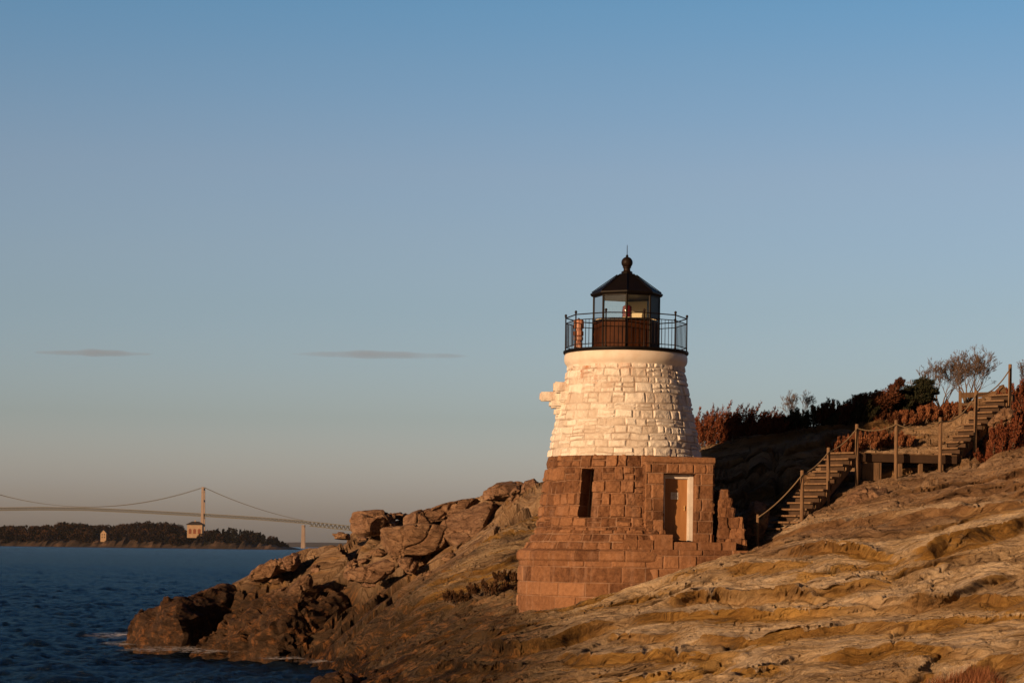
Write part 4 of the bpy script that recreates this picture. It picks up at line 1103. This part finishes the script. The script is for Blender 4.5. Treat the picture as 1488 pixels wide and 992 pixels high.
shrub_clump('ragged dark cedar low on the skyline beside the broad dark cedar', 1302, 592, 81.2, -564, 1.4, 143, M_CEDAR, 12, None, 'cedar_tree', 'tree', .045, .8, .6, (.3, 0))
bare_tree('large leafless tree with a rounded crown on the skyline', 1405, 582, 84, -512, 9, 7, .5, 9, .03, 'bare_tree', 'tree', None, (.1, 0, 0))
bare_tree('leafless tree left of the large bare tree, behind the dark cedars', 1368, 586, 84.5, -524, 10, 7, .5, 6, .028, 'bare_tree', 'tree')
bare_tree('leafless tree cut off by the right edge of the picture', 1492, 575, 85.5, -528, 12, 7, .6, 4, .028, 'bare_tree', 'tree')
for i, (px, py, Yd, h, w_, lab, m) in enumerate([
   (1340,612,82,.5,1.6,'low red brush on the slope behind the landing',M_RED2),(1375,604,82.5,.5,1.5,'low red brush between the upper steps and the bare tree',M_RED2),
   (1305,616,81.8,.4,1.3,'low red brush above the golden outcrop',M_RED2),(1262,652,79.4,.8,1.1,'red brush in the hollow above the landing',M_RED2),
   (1225,660,79,.6,.9,'small red brush beside the top of the lower steps',M_RED2),(1298,648,79,.5,1.2,'low red brush just behind the landing',M_RED2),
   (1472,655,75.2,1.4,1.3,'red brush on the bank below the upper steps at the right edge',M_RED),(1450,664,75,.8,1.1,'low red brush at the foot of the right bank',M_RED),
   (1490,640,76.2,1.7,1.3,'tall red brush cut off by the right edge under the top post',M_RED),(1434,655,75.6,.6,1.0,'small red brush beside the smooth sloping rock',M_RED2),
   (1486,590,80,1.1,1.3,'red brush behind the topmost rope post',M_RED)]):
    q_ = hit(px, py) if (m is M_RED2) else None
    if q_ is not None and abs(q_.y-Yd) < 6: Yd = q_.y+.05
    shrub_red(lab, px, py, Yd, h, w_*1.15, 160+i, m, .7, 'red brush around the wooden steps', 30, .15, .042)
for i, (px, py, h, w_, lab) in enumerate([(712,862,.45,1.3,'dark dry scrub clinging to the smooth slab left of the lighthouse'),(672,872,.4,1.2,'dark dry scrub low on the smooth slab, nearer the sea'),(738,842,.35,.9,'small dry scrub near the lighthouse plinth')]):
    q = hit(px, py)
    shrub_red(lab, px, py, q.y, h, w_, 190+i, leafmat('dark_scrub%d' % i, (.03, .017, .01), (.07, .036, .018), (.13, .07, .035)), .5, 'scrub on the smooth slab', 14, .1, .05, zz=q.z-.03)
# grasses
def grass(name, label, spots, n, h, mat, seed, spread, cat='grass', kind='stuff', lean=.3):
    rg = np.random.default_rng(seed); PP, DD, LL = [], [], []
    for (px, py) in spots:
        q = hit(px, py)
        for k in range(n):
            x = q.x+rg.normal(0, spread); y = q.y+rg.normal(0, spread*1.2); z = ground(x, y)-.03
            PP.append((x, y, z)); DD.append((rg.normal(.15, lean), rg.normal(0, lean), 1)); LL.append(h*rg.uniform(.5, 1.2))
    V, Q, rn = tri_cloud(np.array(PP), np.array(DD), np.array(LL), .008, rg.uniform(0, 1, len(PP)), rg)
    o = npmesh(name, V, Q, mat, smooth=False, attrs={'rnd': rn}, origin=PP[0]); tag(o, label, cat, None, kind)
grass('red_grass', 'reddish grass tuft growing from the ledge at the bottom right corner', [(1408,992),(1420,985),(1395,996),(1366,1000),(1430,996)], 300, .34, M_RED2, 5, .16, lean=.3)
grass('dry_grass', 'thin dry grass along the brow left of the lighthouse and around the steps', [(760,697),(735,703),(1110,790),(1350,700),(1290,705),(1180,760),(1400,675),(1440,690),(1330,735),(1240,760),(1465,700)], 70, .16, M_DGRASS, 6, .3, lean=.5)

# ------------------------------------------------------------------ far shore, woods, houses, bridge
ISY = 2500.
mpp = ISY/F
prof = [(-60,762),(0,763),(30,764),(63,758),(91,757),(119,763),(154,761),(182,757),(224,756),(241,762),(250,770),(268,773),(300,769),(315,766),(332,766),(350,769),(367,773),(380,777),(395,782),(405,789),(416,796)]
pxs = np.array([p[0] for p in prof]); pys = np.array([p[1] for p in prof])
def island_top(px): return P(px, np.interp(px, pxs, pys), ISY).z
nx, ny = 320, 30
us = np.linspace(-500, 424, nx); vs = np.linspace(0, 1, ny)
VV = []
for v in vs:
    for u in us:
        uu = max(u, -60); t_ = max(0., island_top(uu)-14.)*.8
        if u < -60: t_ *= 1
        edge = max(0., min(1., (424-u)/22.))
        t_ = t_*edge
        prof_v = min(1, v*3.2) if v < .6 else max(0., (1-v)/.4)
        sh = 1.5+5*edge*abs(mnoise.fractal(Vector((u*.06, v*3, 1)), 1, 2, 4))
        z = -1.0 + min(1, v*12)*(sh+2)*edge*min(1, (1-v)*6) + t_*max(0, prof_v-.1) + 2.2*mnoise.fractal(Vector((u*.12, v*9, 0)), 1, 2, 4)*min(1, v*8)*edge
        x = P(u, 790, ISY).x; VV.append((x, ISY-25+v*230, z))
t = NT('headland_ground'); nzv = t.coords((.03, .03, .1))
t.col(t.ramp(t.noise(nzv, 1.5, 8, .7), [(.4, (.025, .017, .011)), (.56, (.06, .037, .023)), (.70, (.17, .105, .07))])); t.rough(.9)
o = npmesh('headland', np.array(VV), gridq(ny, nx), t.m, smooth=False); tag(o, kind='structure')
def far_woods():
    rg = np.random.default_rng(3); sets = {'f': [], 'p': []}
    hz = np.array(VV).reshape(ny, nx, 3)
    for i in range(900):
        px = rg.uniform(-330, 405); row = rg.uniform(.10, .62)
        if 262 < px < 300 and row < .45 and rg.uniform() < .8: continue
        if 143 < px < 160 and row < .3: continue
        if px > 330 and row < .14: continue
        j = int(row*(ny-1)); ii = int((px+500)/924*(nx-1)); b = hz[j, ii]
        pine = (px > 300 and rg.uniform() < .9) or (px < 300 and rg.uniform() < .2)
        mx = island_top(max(px, -60)) + rg.uniform(-2.5, 1.2)
        H = min(rg.uniform(8, 15), max(3.5, (mx-b[2])*(ISY/ (b[1])) if row > .3 else rg.uniform(6, 11)))
        if b[2]+H > mx+1: H = max(3., mx-b[2])
        w = H*(.2 if pine else .42)*rg.uniform(.8, 1.2); m = 150
        g = rg.normal(size=(m, 3)); g /= np.linalg.norm(g, axis=1, keepdims=True)
        if pine:
            tz_ = rg.uniform(.05, 1, m)**1.3; q = w*(1-tz_)*rg.uniform(.6, 1.1, m)+.2
            pp = np.stack([b[0]+g[:, 0]*q, b[1]+g[:, 1]*q, b[2]+H*tz_], 1)
        else:
            pp = np.stack([b[0]+g[:, 0]*w, b[1]+g[:, 1]*w, b[2]+H*.58+g[:, 2]*H*.42], 1)
            pp[:, 2] += rg.normal(0, .4, m)
        sets['p' if pine else 'f'].append((pp, g+np.array([0, 0, .4]), np.clip(rg.normal(.5, .22, m)+rg.normal(0, .2), 0, 1)))
    for k, nm, lab, mt, L in (('f', 'far_woodland', 'dark brown leafless woodland covering the far headland', M_FARTREE, 1.5), ('p', 'far_pinewood', 'dark conifers massed on the right end of the far headland', M_FARPINE, 1.3)):
        pp = np.concatenate([s[0] for s in sets[k]]); dd = np.concatenate([s[1] for s in sets[k]]); rn = np.concatenate([s[2] for s in sets[k]])
        V, Q, r2 = tri_cloud(pp, dd, L*1.3, L*.55, rn, rg)
        o = npmesh(nm, V, Q, mt, smooth=False, attrs={'rnd': r2}); tag(o, lab, 'woodland', None, 'stuff')
far_woods()
# cream villa with hipped roof
vb = P(284, 776, ISY+25); vl = empty('villa', vb); tag(vl, 'cream villa with dark hipped roof and arched openings among far trees below the bridge tower', 'house')
w_ = 8.6; d_ = 7; h_ = P(284, 761.5, ISY+25).z-vb.z
mb = MB(); mb.box(-w_, w_, -d_, d_, -4, h_); mb.build('wall', M_HWALL, vl)
mb = MB(); e = 1.2; hr = 3.4
mb.add([(-w_-e, -d_-e, h_), (w_+e, -d_-e, h_), (w_+e, d_+e, h_), (-w_-e, d_+e, h_), (-w_*.45, 0, h_+hr), (w_*.45, 0, h_+hr), (-w_-e, -d_-e, h_-.5), (w_+e, -d_-e, h_-.5), (w_+e, d_+e, h_-.5), (-w_-e, d_+e, h_-.5)],
   [(0,1,5,4),(1,2,5),(2,3,4,5),(3,0,4),(6,7,1,0),(7,8,2,1),(8,9,3,2),(9,6,0,3),(9,8,7,6)]); rfv = mb.build('roof', M_HROOF, vl)
mb = MB(); mb.box(-1, .2, -1, .2, h_+hr-1.5, h_+hr+1.4); mb.build('chimney', M_HWALL, rfv)
for k in (-1, 0, 1):
    mb = MB(); pr = [(-1.6, 0), (1.6, 0), (1.6, 4.2)] + [(1.6*math.cos(R(a)), 4.2+1.6*math.sin(R(a))) for a in range(20, 180, 20)] + [(-1.6, 4.2)]
    n = len(pr); mb.add([(x+k*5.2, -d_-.15, z+.6) for x, z in pr]+[(x+k*5.2, -d_+.1, z+.6) for x, z in pr], [tuple(range(n))]+[(i, (i+1) % n+0, (i+1) % n+n, i+n) for i in range(n)])
    mb.build('arched_opening', M_HARCH, vl)
hb = P(151, 783, ISY+2); hs_ = empty('gabled_house', hb); tag(hs_, 'small pale gabled house at the shore edge of the far dark woods', 'house')
mb = MB(); mb.box(-3.2, 3.2, -4, 4, -3, 7.0); mb.add([(-3.2,-4,7),(3.2,-4,7),(0,-4,10.6),(-3.2,4,7),(3.2,4,7),(0,4,10.6)], [(0,1,2),(5,4,3)]); mb.build('wall', M_HWALL, hs_)
for s in (-1, 1):
    mb = MB(); mb.obox((s*1.9, 0, 8.75), (1.95, 0, -s*2.15), (0, 4.5, 0), (s*.15, 0, .15)); mb.build('roof_slope', M_HROOF, hs_)
for x, z in ((-1.3, 1.5), (1.3, 1.5), (-1.3, 4.6), (1.3, 4.6)):
    mb = MB(); mb.box(x-.5, x+.5, -4.08, -3.9, z, z+1.4); mb.build('window', M_DARK, hs_)
# far land beyond the bridge
VV2 = []
xs = np.linspace(-4200, 3800, 260)
for j in range(6):
    for x in xs:
        hgt = max(0, 22+18*mnoise.fractal(Vector((x*.0012, 3, 0)), 1, 2, 5))*math.sin(math.pi*j/5)-1*(j in (0, 5))
        VV2.append((x, 9000+j*120, hgt if 0 < j < 5 else -1))
t = NT('far_hills'); t.col((.06, .06, .055)); t.rough(1)
o = npmesh('far_hills', np.array(VV2), gridq(6, 260), t.m); tag(o, kind='structure')

BY = 4540.
br = empty('suspension_bridge', P(295, 791, BY)); tag(br, 'long pale green suspension bridge crossing the bay behind the far headland', 'bridge')
br.location.z = 0
bx = br.location.x
def bz(px, py): return P(px, py, BY).z
deck = [(-330,762),(-240,753),(-160,745),(-60,739.5),(0,737.5),(60,736.8),(123,737.5),(200,741),(295,746.2),(380,751.5),(441,756.5),(505,763.5),(600,774),(700,785)]
dp = [(P(a, b, BY).x-bx, P(a, b, BY).z) for a, b in deck]
dxs = np.array([d[0] for d in dp]); dzs = np.array([d[1] for d in dp])
def dz(x): return float(np.interp(x, dxs, dzs))
mb = MB(); n = 170; xs = np.linspace(dxs[0], dxs[-1], n)
for i in range(n-1):
    a, b = xs[i], xs[i+1]; c = (a+b)/2
    for s in (-1, 1):
        y = s*10
        mb.obox((c, y, dz(c)), Vector((b-a, 0, dz(b)-dz(a)))/2, (0, .7, 0), (0, 0, .7))
        dep = 5.0 if -720 < a < 215 else 9.
        mb.obox((c, y, dz(c)-dep), Vector((b-a, 0, dz(b)-dz(a)))/2, (0, .7, 0), (0, 0, .7))
        mb.tube([(a, y, dz(a)), (c, y, dz(c)-dep)], .55, 4, False); mb.tube([(c, y, dz(c)-dep), (b, y, dz(b))], .55, 4, False)
mb.build('truss', M_STRUT, br)
mb = MB()
for i in range(n-1):
    a, b = xs[i], xs[i+1]; c = (a+b)/2; mb.obox((c, 0, dz(c)+.1), Vector((b-a, 0, dz(b)-dz(a)))/2, (0, 9.4, 0), (0, 0, .45))
mb.build('road_deck', M_CONC, br)
ttop = bz(295, 707.5)
for px in (295, -49):
    tw_ = empty('bridge_tower', (P(px, 750, BY).x-bx, 0, 0)); tw_.parent = br
    for s in (-1, 1):
        mb = MB(); mb.add([(-3.2, s*11-2.6, 8), (3.2, s*11-2.6, 8), (3.2, s*11+2.6, 8), (-3.2, s*11+2.6, 8), (-2.2, s*9.8-1.8, ttop), (2.2, s*9.8-1.8, ttop), (2.2, s*9.8+1.8, ttop), (-2.2, s*9.8+1.8, ttop)],
            [(0,3,2,1),(4,5,6,7),(0,1,5,4),(1,2,6,5),(2,3,7,6),(3,0,4,7)]); mb.build('tower_leg', M_TOWERS, tw_)
    for zz in (ttop-4, ttop-28, 45, 25):
        mb = MB(); mb.box(-1.8, 1.8, -10, 10, zz-2, zz+2); mb.build('cross_beam', M_TOWERS, tw_)
    mb = MB(); mb.box(-9, 9, -20, 20, -6, 8); mb.build('pier_footing', M_CONC, tw_)
def cab(xa, za, xb, zb_, sagv, nm='main_cable'):
    for s in (-1, 1):
        mb = MB(); mb.tube([(xa+(xb-xa)*k/30, s*9.8, za+(zb_-za)*k/30-4*sagv*(k/30)*(1-k/30)) for k in range(31)], .42, 5, False); mb.build(nm, M_CABLE, br)
tx2 = P(-49, 750, BY).x-bx; xm = P(441, 756, BY).x-bx
cab(tx2, ttop, 0, ttop, ttop-dz(tx2/2)-2.0); cab(0, ttop, xm, dz(xm)+1, 7.); cab(tx2, ttop, tx2-(xm), dz(tx2-xm)+1, 7.)
for px in (441, 520, 590, 650, 700, -198, -260, -320):
    x = P(px, 757, BY).x-bx; pr_ = empty('bridge_pier', (x, 0, 0)); pr_.parent = br
    zz = dz(x)-8.5
    for s in (-1, 1):
        mb = MB(); mb.add([(-4, s*8-3, -3), (4, s*8-3, -3), (4, s*8+3, -3), (-4, s*8+3, -3), (-2.6, s*8-2, zz), (2.6, s*8-2, zz), (2.6, s*8+2, zz), (-2.6, s*8+2, zz)],
            [(0,3,2,1),(4,5,6,7),(0,1,5,4),(1,2,6,5),(2,3,7,6),(3,0,4,7)]); mb.build('pier_leg', M_CONC, pr_)
    mb = MB(); mb.box(-3, 3, -11, 11, zz-3, zz); mb.build('pier_cap', M_CONC, pr_)

# ------------------------------------------------------------------ thin clouds
def cloud(label, px0, px1, py, hpx, seed, dens):
    Yd = 14000.; a = P(px0, py, Yd); b = P(px1, py, Yd); c = (a+b)/2
    bm = bmesh.new(); bmesh.ops.create_icosphere(bm, subdivisions=5, radius=1)
    hw = (b-a).length/2; hh = hpx/2*Yd/F
    for v in bm.verts:
        x = v.co.x; k = 1+.35*math.sin(x*5+seed)+.2*math.sin(x*13+seed*2)
        v.co = Vector((x*hw, v.co.y*hw*.4, v.co.z*hh*max(.3, k)*(.6 if v.co.z < 0 else 1)))
    me = bpy.data.meshes.new('cloud'); bm.to_mesh(me); bm.free()
    m = bpy.data.materials.new('thin_cloud'); m.use_nodes = True; nt = m.node_tree; nt.nodes.clear()
    out = nt.nodes.new('ShaderNodeOutputMaterial'); pv = nt.nodes.new('ShaderNodeVolumePrincipled')
    pv.inputs['Density'].default_value = dens; pv.inputs['Color'].default_value = (.62, .56, .60, 1)
    nt.links.new(pv.outputs[0], out.inputs['Volume'])
    o = link('cloud', me, m); o.location = c; tag(o, label, 'cloud', kind='stuff')
cloud('small thin grey-mauve cloud streak low in the left of the sky', 50, 222, 513.5, 9, 1, .0017)
cloud('longer thin grey-mauve cloud streak left of the lighthouse', 425, 680, 516, 8, 2, .0014)

# ------------------------------------------------------------------ air
HAZE = 2.1e-5
m = bpy.data.materials.new('haze'); m.use_nodes = True; nt = m.node_tree; nt.nodes.clear()
out = nt.nodes.new('ShaderNodeOutputMaterial'); pv = nt.nodes.new('ShaderNodeVolumePrincipled')
pv.inputs['Density'].default_value = HAZE; pv.inputs['Color'].default_value = (.80, .82, .86, 1); pv.inputs['Anisotropy'].default_value = .2
nt.links.new(pv.outputs[0], out.inputs['Volume'])
mb = MB(); mb.box(-4600, 4600, -240, 12100, -6, 150); o = mb.build('haze', m); tag(o, kind='stuff'); o['label'] = 'faint evening haze over the bay'; o['category'] = 'haze'

# ------------------------------------------------------------------ sky and sun
w = bpy.data.worlds.new('World'); SC.world = w; w.use_nodes = True; nt = w.node_tree
bg = nt.nodes['Background']; sk = nt.nodes.new('ShaderNodeTexSky'); sk.sky_type = 'NISHITA'
sk.sun_disc = False; sk.sun_elevation = SUN_EL; sk.sun_rotation = R(180)+SUN_AZ
sk.air_density = 1.0; sk.dust_density = 2.0; sk.ozone_density = 2.0; sk.altitude = 0
mx = nt.nodes.new('ShaderNodeMix'); mx.data_type = 'RGBA'; mx.blend_type = 'MULTIPLY'; mx.inputs[0].default_value = 1
# warm the lowest degrees, deepen the blue above
geo = nt.nodes.new('ShaderNodeTexCoord'); sep = nt.nodes.new('ShaderNodeSeparateXYZ'); nt.links.new(geo.outputs['Generated'], sep.inputs[0])
rp_ = nt.nodes.new('ShaderNodeValToRGB'); e = rp_.color_ramp.elements
SKY = [(0.0, (1., .84, 1.)), (.027, (.77, .705, .94)), (.058, (.55, .53, .65)), (.108, (.51, .485, .545)), (.169, (.52, .48, .52)), (.24, (.345, .46, .535)), (.30, (.22, .33, .44)), (.5, (.07, .11, .17)), (1.0, (.045, .065, .11))]
while len(e) < len(SKY): e.new(.5)
for el, (p_, c) in zip(e, SKY): el.position = p_; el.color = (*c, 1)
nt.links.new(sep.outputs[2], rp_.inputs[0]); nt.links.new(sk.outputs[0], mx.inputs[6]); nt.links.new(rp_.outputs[0], mx.inputs[7])
mr = nt.nodes.new('ShaderNodeMapRange'); mr.interpolation_type = 'SMOOTHSTEP'
nt.links.new(sep.outputs[1], mr.inputs[0]); mr.inputs[1].default_value = -.35; mr.inputs[2].default_value = .45; mr.inputs[3].default_value = .24; mr.inputs[4].default_value = 1.7
m2_ = nt.nodes.new('ShaderNodeMix'); m2_.data_type = 'RGBA'; m2_.blend_type = 'MULTIPLY'; m2_.inputs[0].default_value = 1
mp_ = nt.nodes.new('ShaderNodeMapping'); mp_.inputs['Scale'].default_value = (1.6, 1.6, 22); nt.links.new(geo.outputs['Generated'], mp_.inputs[0])
ns_ = nt.nodes.new('ShaderNodeTexNoise'); ns_.inputs['Scale'].default_value = 1.; ns_.inputs['Detail'].default_value = 5; nt.links.new(mp_.outputs[0], ns_.inputs['Vector'])
nr_ = nt.nodes.new('ShaderNodeValToRGB'); nr_.color_ramp.elements[0].position = .3; nr_.color_ramp.elements[0].color = (.965, .985, 1, 1); nr_.color_ramp.elements[1].position = .7; nr_.color_ramp.elements[1].color = (1, .99, .985, 1)
nt.links.new(ns_.outputs['Fac'], nr_.inputs[0]); m3_ = nt.nodes.new('ShaderNodeMix'); m3_.data_type = 'RGBA'; m3_.blend_type = 'MULTIPLY'; m3_.inputs[0].default_value = 1
nt.links.new(mx.outputs[2], m3_.inputs[6]); nt.links.new(nr_.outputs[0], m3_.inputs[7]); nt.links.new(m3_.outputs[2], m2_.inputs[6]); nt.links.new(mr.outputs[0], m2_.inputs[7]); nt.links.new(m2_.outputs[2], bg.inputs[0]); bg.inputs[1].default_value = .15
sl = bpy.data.lights.new('sun', 'SUN'); sl.energy = 5.0; sl.angle = R(.5); sl.color = (1, .59, .30)
so = bpy.data.objects.new('sun', sl); COL.objects.link(so)
tow = Vector((-math.sin(SUN_AZ)*math.cos(SUN_EL), -math.cos(SUN_AZ)*math.cos(SUN_EL), math.sin(SUN_EL)))
so.rotation_euler = tow.to_track_quat('Z', 'Y').to_euler(); so.location = (-40, -20, 40)

cam = bpy.data.cameras.new('camera'); co = bpy.data.objects.new('camera', cam); COL.objects.link(co)
co.location = (0, 0, CAMZ)
cam.sensor_width = 36; cam.lens = F/1488*36; cam.clip_end = 80000; cam.clip_start = .5
# camera looks along +Y with a slight roll; the horizon sits low in the frame (shifted lens)
from mathutils import Matrix
co.matrix_world = Matrix.Translation((0, 0, CAMZ)) @ Matrix.Rotation(R(90), 4, 'X') @ Matrix.Rotation(TH, 4, 'Z')
cam.shift_y = (CY-496)/1488
SC.camera = co
SC.view_settings.view_transform = 'Standard'; SC.view_settings.look = 'None'; SC.view_settings.exposure = 0; SC.view_settings.gamma = 1
SC.cycles.volume_bounces = 0; SC.cycles.max_bounces = 6
